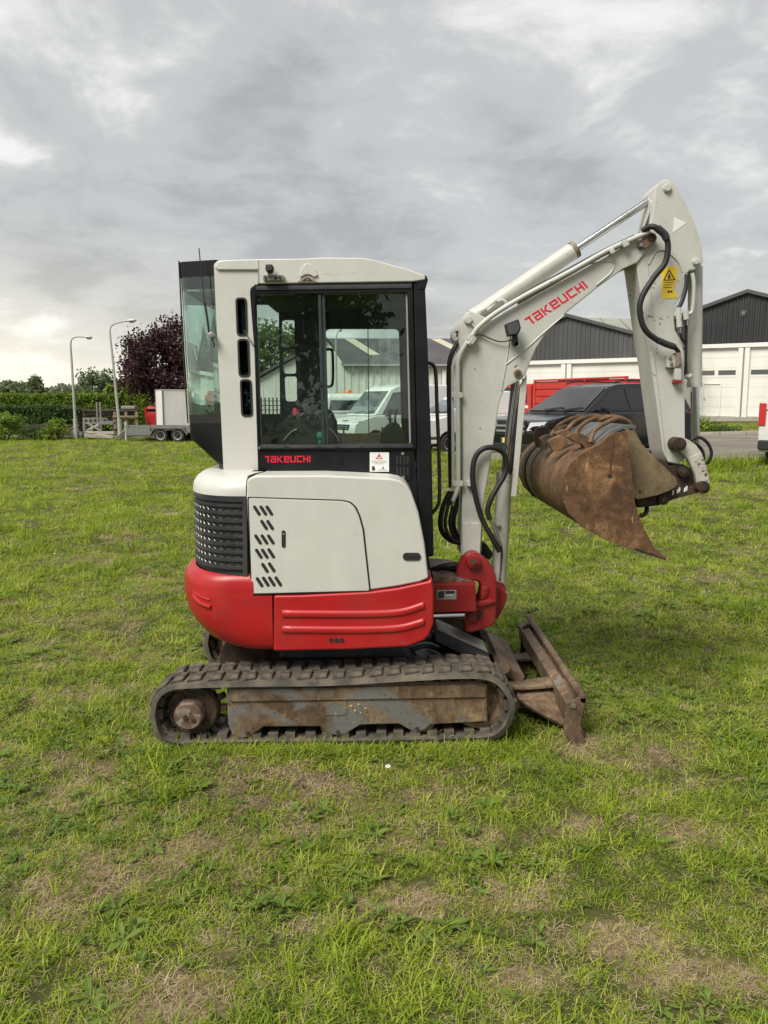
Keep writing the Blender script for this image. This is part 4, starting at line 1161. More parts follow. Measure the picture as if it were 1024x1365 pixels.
st = part('warning_label', rrect(493, 603, 518.7, 628.8, .8), YW - .001, YW + .004, LABW, lpan, 0)
holes('warning_triangle', [(505.6, 604.6), (510.2, 611.8), (501, 611.8)], [[(505.6, 606.6), (508.4, 611), (502.8, 611)]], YW - .0022, YW - .001, REDTXT, st)
part('warning_mark', [(505.2, 607.6), (506, 607.6), (506, 610), (505.2, 610)], YW - .002, YW - .001, LABK, st, 0)
for y_, x0, x1 in ((614.2, 496, 516), (616.0, 495.5, 515), (617.8, 499, 511)):
    x = x0
    while x < x1:
        w = random.uniform(1.0, 2.6); part('print_line', [(x, y_), (min(x + w, x1), y_), (min(x + w, x1), y_ + .7), (x, y_ + .7)], YW - .002, YW - .001, LABG, st, 0); x += w + .7
part('print_pictogram', [(496, 621.5), (499, 621.5), (500, 624), (500, 627.2), (496, 627.2)], YW - .002, YW - .001, LABK, st, 0)
part('print_pictogram', [(509, 624.8), (511.5, 621.8), (512.2, 622.3), (510.6, 625.4)], YW - .002, YW - .001, LABK, st, 0)
part('print_line', [(504, 626), (516, 626), (516, 626.8), (504, 626.8)], YW - .002, YW - .001, LABG, st, 0)
vp = part('vent_plate', rrect(524, 603, 548.5, 640, 2), YW - .001, YW + .004, BLACK, lpan, .001)
for r_ in (0, 1):
    for k in range(4):
        part('vent_slot', rrect(528.2 + k * 4.7, 607.5 + r_ * 14.5, 530.8 + k * 4.7, 619.5 + r_ * 14.5, 1.2, 3), YW - .0025, YW - .001, LABK, vp, 0)
for a, b in ((537, 604.6), (537.5, 636.4)): disc('screw', a, b, 2.2, YW - .006, YW - .001, STEEL, vp, 12, .001)
disc('screw', 346, 597, 1.8, YW - .012, YW - .004, STEEL, lpan, 10, 0)

GLY = {'T': [(0, .8, .82, 1), (.46, 0, .70, .8)], 'A': [(0, .8, 1, 1), (.78, 0, 1, .8), (.22, .42, .78, .6), (0, .0, .22, .6), (.22, 0, .78, .18)],
       'K': [(0, 0, .22, 1), [(.22, .5), (.75, 1), (1.06, 1), (.50, .5)], [(.22, .5), (.50, .5), (1.06, 0), (.75, 0)]],
       'E': [(0, .8, 1, 1), (0, .2, .22, .8), (.78, .42, 1, .8), (.22, .42, .78, .6), (0, 0, 1, .2)], 'U': [(0, .2, .22, 1), (.78, .2, 1, 1), (0, 0, 1, .2)],
       'C': [(0, .8, 1, 1), (0, .2, .22, .8), (0, 0, 1, .2)], 'H': [(0, 0, .22, 1), (.22, .4, .70, .6), (.70, 0, .92, 1)], 'I': [(0, 0, .22, 1)]}
def lettering(word, org, u, v, Y, parent, th=.0015):
    """strokes laid flat on a plate: org = lower left pixel, u = pixel vector of the whole word, v = pixel vector of the letter height"""
    adv = {'T': .86, 'K': 1.06, 'H': .92, 'I': .22}
    tot = sum(adv.get(ch, 1.0) for ch in word) + .20 * (len(word) - 1)
    x = 0
    for ch in word:
        m = MB()
        for r_ in GLY[ch]:
            q = r_ if isinstance(r_, list) else [(r_[0], r_[1]), (r_[2], r_[1]), (r_[2], r_[3]), (r_[0], r_[3])]
            px = [(org[0] + u[0] * (x + a) / tot + v[0] * b, org[1] + u[1] * (x + a) / tot + v[1] * b) for a, b in q]
            w = [P(a, b, Y) for a, b in px]
            m.prism_xz([(p.x, p.z) for p in w], Y - th, Y + .0008)
        m.build('letter', REDTXT, parent, 0, smooth=0)
        x += adv.get(ch, 1.0) + .20
lettering('TAKEUCHI', (353.5, 616.6), (60.5, -.6), (0, -8.6), YW + .004, lpan)

# far wall of the cab, seven openings the eye looks through
fw = holes('cab_far_wall', [(278, 388), (545, 383), (552, 640), (291, 640)],
    [rquad([(286, 404), (371.5, 405), (373.5, 552), (347, 552), (290, 530)], 3), rquad([(374.5, 425.5), (392.5, 425.5), (393, 461), (375, 461)], 4), rquad([(376, 466), (393, 464), (395, 498), (377.5, 498)], 4), rquad([(377.8, 501.5), (395.5, 501.5), (396, 535), (379.5, 535)], 4),
     rquad([(433, 437.5), (532, 437.5), (536, 590), (440, 591), (437, 560)], 7)], YI, YI + .07, INTER, ex)
for q in ([(284, 402), (374, 402), (376, 555), (286, 555)], [(431, 435), (535, 435), (539, 592), (433, 592)]):
    part('far_pane', q, YI + .03, YI + .035, GLASS, fw, 0)
part('far_pane', [(373, 424), (394, 424), (397.5, 537), (375, 537)], YI + .045, YI + .05, GLASS, fw, 0)
hose('door_handle', [(434, 466, 5.06), (441, 466, 5.05), (443.5, 471, 5.05), (443.8, 508, 5.05), (440, 515, 5.05), (434, 515, 5.06)], 1.9, RUBBER, fw)
part('door_pane_edge', [(490, 439), (491.2, 439), (492.5, 589), (491.2, 589)], YI + .026, YI + .03, LABG, fw, 0)
part('cab_floor', [(300, 628), (560, 626), (560, 640), (300, 642)], YW + .11, YI, INTER, ex, 0)
part('far_front_post', [(537, 384), (549, 384), (556, 640), (541, 640)], YI - .08, YI - .002, INTER, ex, .004)
MB().add([(P(566, 376, YW).x, YW + .11, P(566, 378, YW).z), (P(566, 376, YW).x, YI - .08, P(566, 378, YW).z), (P(577, 640, YW).x, YI - .08, P(577, 640, YW).z), (P(577, 640, YW).x, YW + .11, P(577, 640, YW).z)] +
         [(P(566, 376, YW).x + .006, YW + .11, P(566, 378, YW).z), (P(566, 376, YW).x + .006, YI - .08, P(566, 378, YW).z), (P(577, 640, YW).x + .006, YI - .08, P(577, 640, YW).z), (P(577, 640, YW).x + .006, YW + .11, P(577, 640, YW).z)],
         [(0, 1, 2, 3), (7, 6, 5, 4), (0, 4, 5, 1), (1, 5, 6, 2), (2, 6, 7, 3), (3, 7, 4, 0)]).build('windscreen', GLASS, ex)
seat = part('operator_seat', [(378, 578), (440, 574), (452, 586), (450, 606), (380, 608)], 4.42, 4.86, INTER, ex, .03, 3)
part('seat_backrest', [(399, 462), (406, 456), (420, 458), (428, 480), (430, 540), (436, 580), (402, 584), (399, 540)], 4.44, 4.84, INTER, seat, .03, 3)
part('seat_headrest', [(403, 426), (410, 421), (420, 426), (422, 452), (404, 455)], 4.54, 4.74, INTER, seat, .02, 3)
co = part('control_console', [(384, 552), (440, 545), (448, 562), (450, 610), (350, 610), (360, 590)], 4.25, 4.38, INTER, ex, .02, 3)
hose('joystick', [(428, 575, 4.31), (418, 557, 4.31), (410, 545, 4.31)], 1.6, STEEL, co)
part('joystick_grip', [(401, 546), (404, 538), (411, 538), (413, 546), (408, 549)], 4.29, 4.33, PLAS, co, .006)
part('safety_lever', [(390, 546), (395, 543), (397, 551), (392, 555)], 4.24, 4.26, REDTXT, co, .002)
part('joystick_bellows', [(412, 572), (426, 560), (434, 575), (418, 586)], 4.27, 4.35, RUBBER, co, .004)
disc('green_lever_knob', 426.5, 580.5, 4.6, 4.22, 4.26, GREENK, co, 16, .008)
part('green_lever_shaft', [(424.5, 585), (428.5, 585), (428.5, 592), (424.5, 592)], 4.23, 4.25, GREENK, co, .002)
hose('console_trim', [(378, 587, 4.24), (388, 576, 4.24), (396, 572, 4.24)], .8, STEEL, co)
hose('console_trim', [(438, 570, 4.24), (446, 578, 4.24), (452, 588, 4.24)], .9, STEEL, co)
part('front_console', [(506, 592), (509, 574), (519, 564), (530, 563), (537, 572), (540, 592)], 4.55, 4.75, INTER, ex, .02, 2)
hose('travel_lever', [(522, 575, 4.6), (520, 556, 4.6), (523, 546, 4.6)], 1.4, RUBBER, ex)
hose('travel_lever', [(528, 575, 4.7), (527, 556, 4.7), (530, 546, 4.7)], 1.4, RUBBER, ex)
mr = part('far_mirror', [(536, 507), (548, 506), (549, 548), (538, 549)], 5.3, 5.34, RUBBER, ex, .006)
hose('mirror_arm', [(544, 520, 5.18), (546, 515, 5.24), (543, 512, 5.3)], 1.4, RUBBER, mr)
hose('grab_rail', [(569, 484, 4.2), (575, 485, 4.2), (579.5, 490, 4.2), (581.5, 505, 4.2), (582.5, 540, 4.2), (585, 600, 4.2), (586, 660, 4.2), (583, 675, 4.2), (576, 684, 4.2)], 2.6, RUBBER, ex)

# ---- front frame and swing bracket
ff = part('boom_post', [(575, 778), (634, 777), (636, 816), (577, 818)], 4.20, 4.75, DRED, ex, .012, 2)
part('boom_post_cover', [(577, 767), (604, 769), (634, 776), (634, 779), (577, 780)], 4.24, 4.74, TRACKRUST, ff, .004)
pt = part('type_plate', rrect(582.5, 786.5, 608.5, 799, .8), 4.197, 4.201, LABG, ff, 0)
part('type_plate_print', [(584, 789), (592, 788), (592, 797), (584, 797.5)], 4.195, 4.197, LABK, pt, 0)
part('type_plate_print', [(594, 788), (606, 787.8), (606, 791), (594, 791.5)], 4.195, 4.197, LABK, pt, 0)
part('type_plate_print', [(594, 793), (604, 792.8), (604, 794), (594, 794.3)], 4.195, 4.197, LABW, pt, 0)
hose('swing_ram_rod', [(574, 821.5, 4.22), (619, 820, 4.22)], 4.6, CHROME, ex, 14, 0)
Z1 = lambda a: [(560 + x / 5.686, 640 + y / 5.686) for x, y in a]
sb = part('swing_bracket', Z1([(340, 575), (370, 552), (405, 546), (435, 552), (500, 600), (545, 650), (575, 720), (585, 800), (582, 950), (575, 1070), (550, 1105), (450, 1142), (390, 1160), (345, 1150), (328, 1080), (328, 960), (345, 945), (440, 912), (460, 880), (465, 810), (455, 780), (430, 764), (285, 757), (280, 690), (310, 640)]), 4.27, 4.40, DRED, ex, .012, 3)
part('swing_bracket_far_cheek', Z1([(340, 575), (370, 552), (435, 552), (500, 600), (545, 650), (575, 720), (585, 800), (582, 950), (575, 1070), (450, 1142), (345, 1150), (328, 960), (440, 912), (465, 810), (430, 764), (285, 757), (310, 640)]), 4.58, 4.70, DRED, sb, .012, 2)
part('bracket_ledge', Z1([(325, 945), (345, 935), (520, 905), (575, 905), (580, 930), (480, 960), (345, 985)]), 4.25, 4.30, DRED, sb, .01, 2)
part('bracket_rib', Z1([(470, 808), (520, 808), (515, 870), (480, 915), (455, 905)]), 4.255, 4.29, DRED, sb, .01, 2)
part('bracket_ear', Z1([(560, 790), (590, 805), (640, 832), (664, 868), (655, 925), (620, 1000), (590, 1055), (560, 1060)]), 4.36, 4.42, DRED, sb, .008, 2)
part('bracket_slot', Z1([(440, 990), (475, 985), (470, 1030), (440, 1065)]), 4.264, 4.272, RUSTD, sb, 0)
bs = disc('pin_boss', 631.2, 749.4, 9.2, 4.235, 4.28, DRED, sb, 28, .008)
disc('pin_bolt', 631.2, 749.4, 4.6, 4.22, 4.236, RUSTD, bs, 6, .002)
bs = disc('pin_boss', 629.5, 823.5, 6.0, 4.245, 4.28, DRED, sb, 24, .006)
disc('pin_bolt', 629.5, 823.5, 3.2, 4.235, 4.246, RUSTD, bs, 6, .002)

# ---- boom
boom = holes('boom', [(614.5, 742), (615.5, 680), (616, 556), (615, 500), (613.5, 470), (611.5, 455), (613, 436), (616, 424), (622, 416), (629, 414.5), (640, 420), (656, 425.5), (680, 412), (740, 378), (806, 343), (850, 313.5), (858, 310), (866, 311), (872, 316), (872, 324), (866, 330), (850, 350), (831, 358.5), (823.5, 364), (799, 381.5), (756.5, 415.6), (729, 443), (715, 464), (705, 488), (701, 500), (695, 506), (686, 511), (678, 515), (671, 523), (665.5, 538), (662, 563), (657, 598), (646, 661), (641.5, 742)], [], 4.36, 4.62, BOOMW, ex, .010)
holes('boom_ear', [(614, 452), (606, 456), (602.5, 450), (602.5, 441), (610, 430), (620, 424)], [circ(610.3, 445.3, 4.4, 12)], 4.43, 4.55, BOOMW, boom, .004)
hose('weld_bead', [(674, 486, 4.358), (700, 466, 4.358), (722, 446, 4.358), (752, 420, 4.358)], .9, BOOMW, boom, 6, 3)
hose('weld_bead', [(680, 444, 4.358), (674.5, 486, 4.358), (668, 520, 4.358)], .8, BOOMW, boom, 6, 3)
hose('weld_bead', [(783, 353, 4.358), (800, 349, 4.358), (817, 349, 4.358), (818, 357, 4.358), (812, 366, 4.358), (795, 380, 4.358)], .9, BOOMW, boom, 6, 3)
part('boom_foot_plate', Z1([(320, 326), (470, 326), (462, 440), (455, 570), (325, 600)]), 4.34, 4.362, BOOMW, boom, .006)
def pin(px, py, r, Y0, parent, mat=BOOMW, core=RUSTD, rc=.55):
    b_ = disc('pin_boss', px, py, r, Y0, Y0 + .05, mat, parent, 24, .004)
    disc('pin_end', px, py, r * rc, Y0 - .004, Y0 + .01, core, b_, 16, .002)
    return b_
pin(624.5, 426.5, 5.6, 4.345, boom, core=BOOMW, rc=.8)
part('pin_keeper', [(628.5, 432), (630, 431), (639, 441.5), (637, 443)], 4.345, 4.361, BOOMW, boom, .002)
pin(690.7, 497.5, 5.4, 4.345, boom, RUSTT, RUSTD, .62)
lettering('TAKEUCHI', (706.2, 434.2), (78.0, -51.4), (-7.6, -8.9), 4.36, boom, .0018)
for (a, b, s_) in ((705, 432, 5),):
    pass
bw = part('boom_work_light', [(673.5, 432), (691.5, 425), (695, 437), (691, 446), (677, 448.5)], 4.27, 4.32, RUBBER, ex, .006)
part('lamp_glass', [(675.5, 433.5), (690.5, 427.5), (693, 437), (689.5, 444.5), (678.5, 446.5)], 4.264, 4.271, LENS, bw, .002)
part('lamp_bracket', [(684, 446), (690, 445), (692, 460), (687, 463), (683, 458)], 4.30, 4.34, PLAS, bw, .003)
disc('lamp_bolt', 689.6, 459.3, 4.2, 4.30, 4.345, STEEL, bw, 14, .003)
hose('lamp_wire', [(634, 446.5, 4.34), (643, 446.5, 4.34), (655, 452, 4.34), (668, 455.5, 4.34), (683, 453, 4.33)], .9, RUBBER, bw, 6)
# boom ram
br = hose('boom_ram_barrel', [(672.5, 633, 4.49), (664.5, 782, 4.49)], 10.3, BOOMW, ex, 24, 0)
hose('boom_ram_rod', [(687.5, 508, 4.49), (672.5, 636, 4.49)], 5.6, CHROME, br, 18, 0)
hose('boom_ram_gland', [(673, 629, 4.49), (672.2, 640, 4.49)], 10.8, BOOMW, br, 24, 0)
hose('boom_ram_eye', [(663.5, 786, 4.43), (663.5, 786, 4.55)], 11, DRED, br, 20, 0)
part('rod_guard', [(694, 512), (702.5, 499), (702, 520), (688.5, 661), (681.5, 662)], 4.385, 4.40, BOOMW, br, .003)
hose('rod_shade_tube', [(699, 505, 4.42), (692, 540, 4.42), (684, 600, 4.43), (680, 632, 4.43)], 2.6, RUBBER, br)  # black tube standing in for the shade beside the rod
disc('grease_plug', 664.5, 699, 3, 4.42, 4.45, BOOMW, br, 12, .003)
# hoses that loop in front of the boom
hose('hydraulic_hose', [(666, 735, 4.33), (655, 715, 4.32), (642, 690, 4.32), (632.5, 655, 4.32), (630, 630, 4.32), (634, 609, 4.32), (645, 598, 4.32), (660, 597, 4.33), (671, 604, 4.35), (675, 617, 4.36), (673, 632, 4.36), (664, 648, 4.35), (655, 664, 4.34), (650, 680, 4.34), (653, 692, 4.34)], 3.6, RUBBER, ex, 12, 6)
hose('hose_fitting', [(653, 690, 4.34), (658, 702, 4.34), (663, 715, 4.34), (667, 727, 4.35)], 2.6, STEEL, ex, 10, 0)
hose('steel_pipe', [(666.5, 724, 4.36), (669, 735, 4.37), (668, 755, 4.38), (666.5, 774, 4.39)], 1.7, TRACKRUST, ex, 8)
# pipes and hoses down the back of the boom
hose('steel_pipe', [(866, 309, 4.335), (840, 320, 4.335), (806, 336, 4.335), (760, 362, 4.335), (700, 394, 4.335), (660, 418, 4.335), (638, 436, 4.335), (631, 445, 4.335), (618, 464, 4.335), (611, 480, 4.335), (610, 500, 4.335), (610.5, 560, 4.335), (611, 640, 4.335), (609, 655, 4.335), (603, 668, 4.335)], 3.4, BOOMW, ex, 12, 4)
hose('steel_pipe', [(628, 452, 4.345), (615, 466, 4.345), (605, 485, 4.345), (603.5, 510, 4.345), (604, 640, 4.345), (601, 656, 4.345), (598, 668, 4.345)], 2.4, BOOMW, ex, 10, 4)
hose('steel_pipe', [(850, 316.5, 4.35), (800, 343, 4.35), (740, 377, 4.35), (690, 405, 4.35)], 1.6, STEEL, ex, 8, 2)
hose('hydraulic_hose', [(846, 315, 4.365), (800, 337, 4.365), (750, 364, 4.365), (700, 391, 4.365), (668, 413, 4.365)], 2.6, RUBBER, ex, 8, 3)
hose('hydraulic_hose', [(616, 452, 4.42), (608, 460, 4.39), (603, 470, 4.38), (599, 485, 4.38), (598.5, 520, 4.38), (600, 600, 4.38), (601, 650, 4.38)], 3.2, RUBBER, ex, 10)
for k, (dx, Yh, r_) in enumerate([(0, 4.36, 2.6), (5.5, 4.33, 2.4), (12, 4.38, 2.6), (17, 4.43, 2.6), (-2, 4.47, 2.4)]):
    hose('hydraulic_hose', [(600 + dx * .55, 655, Yh), (592 + dx, 674, Yh), (588 + dx, 695, Yh), (591 + dx, 710, Yh + .02), (602 + dx * .8, 721, Yh + .04), (616 + dx * .5, 725, Yh + .08), (640, 730, Yh + .1)], r_, RUBBER, ex, 10)
for a, b in ((611, 527), (611.5, 645), (628, 645)):
    part('pipe_clamp', rrect(a - 9 if a < 620 else a - 6, b - 4, a + 6 if a < 620 else a + 7, b + 3.5, 1.2, 2), 4.322, 4.37, BOOMW, boom, .004)
part('pipe_clamp', [(622, 452), (628, 445), (636, 451), (630, 460)], 4.315, 4.36, BOOMW, boom, .004)
part('pipe_clamp', [(828, 322), (836, 318), (840, 326), (832, 330)], 4.315, 4.36, BOOMW, boom, .004)
part('pipe_clamp', [(812, 333), (818, 330), (821, 336), (815, 339)], 4.315, 4.36, BOOMW, boom, .004)
hose('pipe_union', [(630, 451, 4.33), (624, 459, 4.33)], 4.2, BOOMW, ex, 8, 0)
for a in ((602, 655), (607, 658)): hose('hose_fitting', [(a[0], a[1], 4.34), (a[0] - 4, a[1] + 16, 4.345)], 3.0, STEEL, ex, 10, 0)
for k in range(3):
    hose('hydraulic_hose', [(568, 765 + 4 * k, 4.40 + .05 * k), (585, 757 + 5 * k, 4.37 + .05 * k), (605, 753.5 + 5 * k, 4.36 + .06 * k), (622, 757 + 4 * k, 4.4)], 4.2, RUBBER, ex, 10)
part('hose_wrap', Z1([(465, 465), (500, 480), (560, 560), (530, 615), (455, 560)]), 4.48, 4.56, RUBBER, ex, .02)

# arm ram along the top of the boom
ar = hose('arm_ram_barrel', [(630, 424, 4.49), (645, 414.5, 4.49), (765.5, 333.5, 4.49)], 11.2, BOOMW, ex, 24, 0)
hose('arm_ram_gland', [(763, 335, 4.49), (768, 331.5, 4.49)], 11.8, TRACKRUST, ar, 24, 0)
hose('arm_ram_rod', [(767, 332.5, 4.49), (880, 257.5, 4.49)], 5.0, CHROME, ar, 18, 0)
hose('arm_ram_pipe', [(650, 414, 4.40), (664, 402, 4.40), (671, 401, 4.40), (675, 406, 4.40), (668, 412, 4.40)], 2.6, BOOMW, ar, 10)
hose('arm_ram_pipe', [(640, 415, 4.42), (650, 410, 4.41), (662, 400, 4.40)], 4, BOOMW, ar, 10, 0)

# ---- arm
arm = holes('arm', [(873, 252), (878, 244), (886, 239), (893, 239), (899, 244), (912, 265), (927, 297), (936.5, 330), (938, 348), (934, 357), (926, 360), (920, 360.5), (914, 366), (912, 376), (911, 391), (902, 406), (899, 422), (900.5, 440), (911, 457), (913.5, 517), (913.8, 590), (914, 612), (904, 619), (890, 616), (883, 599), (867, 480), (862, 453), (855, 400), (848, 351), (858, 338), (863, 320), (867, 300), (872, 271)], [], 4.375, 4.60, BOOMW, ex, .010)
part('arm_front_flange', [(866, 470), (872, 470), (888, 612), (883.5, 600)], 4.368, 4.376, BOOMW, arm, .002)
hose('weld_bead', [(862, 345, 4.372), (868, 400, 4.372), (876, 470, 4.372)], .8, BOOMW, arm, 6, 3)
hose('weld_bead', [(865, 352, 4.372), (874, 336, 4.372), (884, 333, 4.372), (893, 338, 4.372), (905, 350, 4.372), (909, 362, 4.372)], .9, BOOMW, arm, 6, 4)
part('rod_end_lug', [(874, 246), (881, 243), (884, 258), (877, 268), (872.5, 262)], 4.43, 4.54, BOOMW, arm, .006)
hose('arm_edge_strip', [(873, 268, 4.42), (868, 285, 4.42), (861.5, 301, 4.42)], 2.2, RUBBER, arm, 8)
pin(890.5, 250, 5.6, 4.360, arm, core=BOOMW, rc=.75)
pin(929, 348.5, 4.8, 4.360, arm, core=BOOMW, rc=.7)
pk = part('boom_tip_pin_keeper', [(850.5, 329), (853, 322), (862, 311.5), (868, 309), (874, 311), (876.5, 317), (873, 324), (864, 329.5), (855, 332)], 4.34, 4.357, TRACKRUST, boom, .004, 2)
disc('keeper_bolt', 855.4, 326.6, 2.6, 4.328, 4.342, STEEL, pk, 8, .002)
disc('pin_end', 869, 316.5, 5, 4.335, 4.342, RUSTD, pk, 20, .002)
part('torn_sticker', [(899, 289.5), (915.5, 297), (897, 310.5)], 4.3735, 4.376, LABW, arm, 0)
wy = part('warning_label', [(881.2, 356.5), (902.8, 354.5), (903, 372), (899.5, 379), (898, 384), (902, 392), (903.5, 396.5), (883, 398.5)], 4.3732, 4.376, LABY, arm, 0)
holes('warning_triangle', [(892, 358.5), (900.8, 373.2), (884, 374)], [[(892, 361.3), (898.6, 372.2), (886, 372.8)]], 4.3718, 4.3733, LABK, wy)
part('warning_mark', [(891, 366), (893.5, 365.8), (893.8, 371), (890.5, 371.2)], 4.372, 4.3733, LABK, wy, 0)
for y_, x0, x1 in ((376.2, 883.5, 899), (379.5, 884, 897), (383, 884, 896)):
    part('print_line', [(x0, y_), (x1, y_ - .5), (x1, y_ + .1), (x0, y_ + .7)], 4.372, 4.3733, LABK, wy, 0)
part('warning_mark', [(890, 387.6), (893, 386.6), (893, 389.6), (890, 390.4)], 4.372, 4.3733, LABK, wy, 0)
part('warning_mark', [(894, 387.4), (896.5, 386.8), (896.5, 389.8), (894, 390)], 4.372, 4.3733, LABK, wy, 0)
hose('arm_hose', [(856, 308, 4.335), (863, 303.5, 4.32), (872, 302.5, 4.30), (884, 311, 4.30), (890.5, 325.5, 4.30), (887, 349.7, 4.30), (872, 369.5, 4.30), (857, 393.6, 4.30), (853, 413, 4.30), (859, 437.6, 4.30), (876, 453, 4.31), (900, 463, 4.33)], 3.9, RUBBER, ex, 12, 6)
hose('hose_sleeve', [(876, 304, 4.296), (885, 311.5, 4.296), (889, 319, 4.296)], 5.0, PLAS, ex, 12, 4)
hose('hose_sleeve', [(877, 453.5, 4.306), (888, 458.5, 4.312), (898, 462, 4.32)], 4.4, PLAS, ex, 12, 4)
vb = part('arm_valve_block', rrect(889.5, 473, 903, 490, 1.5), 4.335, 4.376, BOOMW, arm, .004)
for a, b in ((894, 477), (896, 485)): disc('valve_bolt', a, b, 2.4, 4.325, 4.336, RUSTT, vb, 10, .002)
part('valve_pipe', rrect(901, 470, 908.5, 489, 1.5), 4.325, 4.376, TRACKRUST, vb, .004)
part('valve_cap', rrect(900, 491, 909, 507, 2), 4.33, 4.376, BOOMW, vb, .006)
part('valve_cap_ring', rrect(899.5, 507, 909.5, 511, 1.2), 4.328, 4.376, DRED, vb, .003)
hose('hose_fitting', [(899, 463, 4.33), (904, 468, 4.34), (905, 474, 4.345)], 3.0, RUSTD, ex, 8, 2)
# bucket ram
kr = hose('bucket_ram_barrel', [(927, 356, 4.49), (926, 513, 4.49)], 9.4, BOOMW, ex, 24, 0)
hose('bucket_ram_gland', [(926, 510, 4.49), (926, 516, 4.49)], 9.9, BOOMW, kr, 24, 0)
hose('bucket_ram_rod', [(927.5, 514, 4.49), (928.5, 600, 4.49)], 4.4, CHROME, kr, 16, 0)
hose('bucket_ram_rod', [(922.5, 522, 4.55), (923, 600, 4.55)], 2.0, STEEL, kr, 10, 0)
hose('bucket_ram_pipe', [(923, 364, 4.38), (925, 380, 4.38), (923.5, 410, 4.38), (920, 418, 4.38), (914, 417, 4.38)], 2.6, BOOMW, kr, 10)
hose('bucket_ram_pipe', [(913, 500, 4.40), (917, 503, 4.41), (921, 500, 4.42)], 3, BOOMW, kr, 8)
for a, b, c_, d_ in ((904, 410, 906, 436), (914, 413, 915, 426)):
    hose('quick_coupling', [(a, b, 4.345), (c_, d_, 4.345)], 3.8, BOOMW, arm, 10, 0)
    hose('coupling_tip', [(c_, d_ + 1, 4.345), (c_ + .5, d_ + 8, 4.345)], 1.8, CHROME, arm, 8, 0)
hose('hydraulic_hose', [(916, 366, 4.36), (914, 385, 4.355), (909, 402, 4.35), (904, 411, 4.35)], 3.0, RUBBER, ex, 10)
hose('hydraulic_hose', [(907, 444, 4.345), (909, 452, 4.35), (914, 460, 4.38), (915, 500, 4.40)], 1.6, RUBBER, ex, 8)
hose('hydraulic_hose', [(915, 424, 4.36), (914.5, 470, 4.38), (913.5, 500, 4.40)], 2.0, RUBBER, ex, 8)

# ---- links, coupler, bucket
lk = part('tipping_link', [(899, 593), (903, 585), (911, 583), (919, 586.5), (929, 594), (936.5, 605), (942.5, 622), (946.5, 642), (946, 651), (938, 653), (930, 648), (926, 632), (916, 611), (905, 600)], 4.34, 4.372, BOOMC, ex, .006, 2)
part('tipping_link_plate', [(917.5, 610.5), (935, 603.5), (941, 622), (944.5, 640), (932, 644), (926.5, 630)], 4.335, 4.341, BOOMC, lk, .003)
part('tipping_link_far', [(899, 593), (903, 585), (911, 584), (931, 604), (945, 642), (945, 650), (930, 648), (918, 612)], 4.60, 4.63, BOOMW, lk, .006, 2)
def bolt(px, py, r, Y0, Y1, parent):
    b_ = disc('pivot_pin', px, py, r, Y0, Y1, RUSTD, parent, 24, .006)
    disc('pin_head', px, py, r * .6, Y0 - .008, Y0 + .002, RUSTD, b_, 6, .003)
bolt(906.5, 592.5, 9.5, 4.29, 4.66, lk)
bolt(939, 650, 8.5, 4.30, 4.68, lk)
cp = part('quick_coupler', [(852, 632), (862, 617), (874, 611), (884, 613), (894, 621), (912, 619), (922, 625), (926, 634), (922, 645), (934, 656), (905, 663), (884, 672), (850, 677), (846, 664), (878, 655), (898, 640), (880, 640), (866, 646)], 4.38, 4.60, RUSTD, ex, .006, 2)
bolt(912.5, 629, 7.5, 4.34, 4.64, cp)
bolt(885, 666, 7.5, 4.34, 4.64, cp)
part('coupler_bar', [(848, 665), (880, 662), (936, 644), (940, 654), (890, 668), (878, 674), (850, 677)], 4.36, 4.372, RUSTD, cp, .003)
for k, (a, b) in enumerate(((897.5, 657), (903.5, 655), (906, 653.5), (913, 653), (915.5, 651.5))):
    part('worn_white_mark', [(a - 1.4, b + 3), (a - .6, b - 4 + k % 2), (a + 1.2, b - 3.4), (a + .6, b + 2.4)], 4.3585, 4.3605, LABW, cp, 0)
hose('hydraulic_hose', [(862, 674, 4.42), (862, 682, 4.40), (857, 687, 4.39), (853, 687, 4.39)], 3.0, RUBBER, ex, 8)
hose('hydraulic_hose', [(915, 596, 4.44), (921, 587, 4.42), (932, 583, 4.42), (943, 590, 4.42), (948.5, 603, 4.42), (945, 615, 4.43), (938, 619, 4.45)], 2.2, RUBBER, ex, 10)
hose('hydraulic_hose', [(928, 592, 4.46), (936, 600, 4.46), (938, 612, 4.46), (934, 620, 4.47)], 2.2, RUBBER, ex, 10)

YB0, YB1 = 3.93, 5.22
bprof = [(888, 746), (850, 733), (810, 720), (776, 701), (758, 683), (750.5, 664), (750, 645), (754, 630), (761, 619), (771, 609.5), (784, 601.5), (797, 595), (806, 588.5), (813, 581.5), (820, 577.5)]
q = [P(a, b, YB0) for a, b in bprof]
pw = spline([Vector((p.x, 0, p.z)) for p in q], 4)
cx_ = sum((p.x for p in pw)) / len(pw); cz_ = sum((p.z for p in pw)) / len(pw)
m = MB(); rings = []
tin = []
for i, p in enumerate(pw):
    d = (pw[min(i + 1, len(pw) - 1)] - pw[max(i - 1, 0)]).normalized(); n_ = Vector((-d.z, 0, d.x))
    if n_.dot(Vector((830 - 700, 0, 0))) < 0 and i > 10: pass
    if (Vector((P(845, 650, YB0).x, 0, P(845, 650, YB0).z)) - p).dot(n_) < 0: n_ = -n_
    tin.append(p + n_ * .014)
for p, qn in zip(pw, tin):
    rings.append([(p.x, YB0 + .012, p.z), (p.x, YB1 - .012, p.z), (qn.x, YB1 - .012, qn.z), (qn.x, YB0 + .012, qn.z)])
m.loop(rings)
bucket = m.build('ditching_bucket', RUSTS, ex)
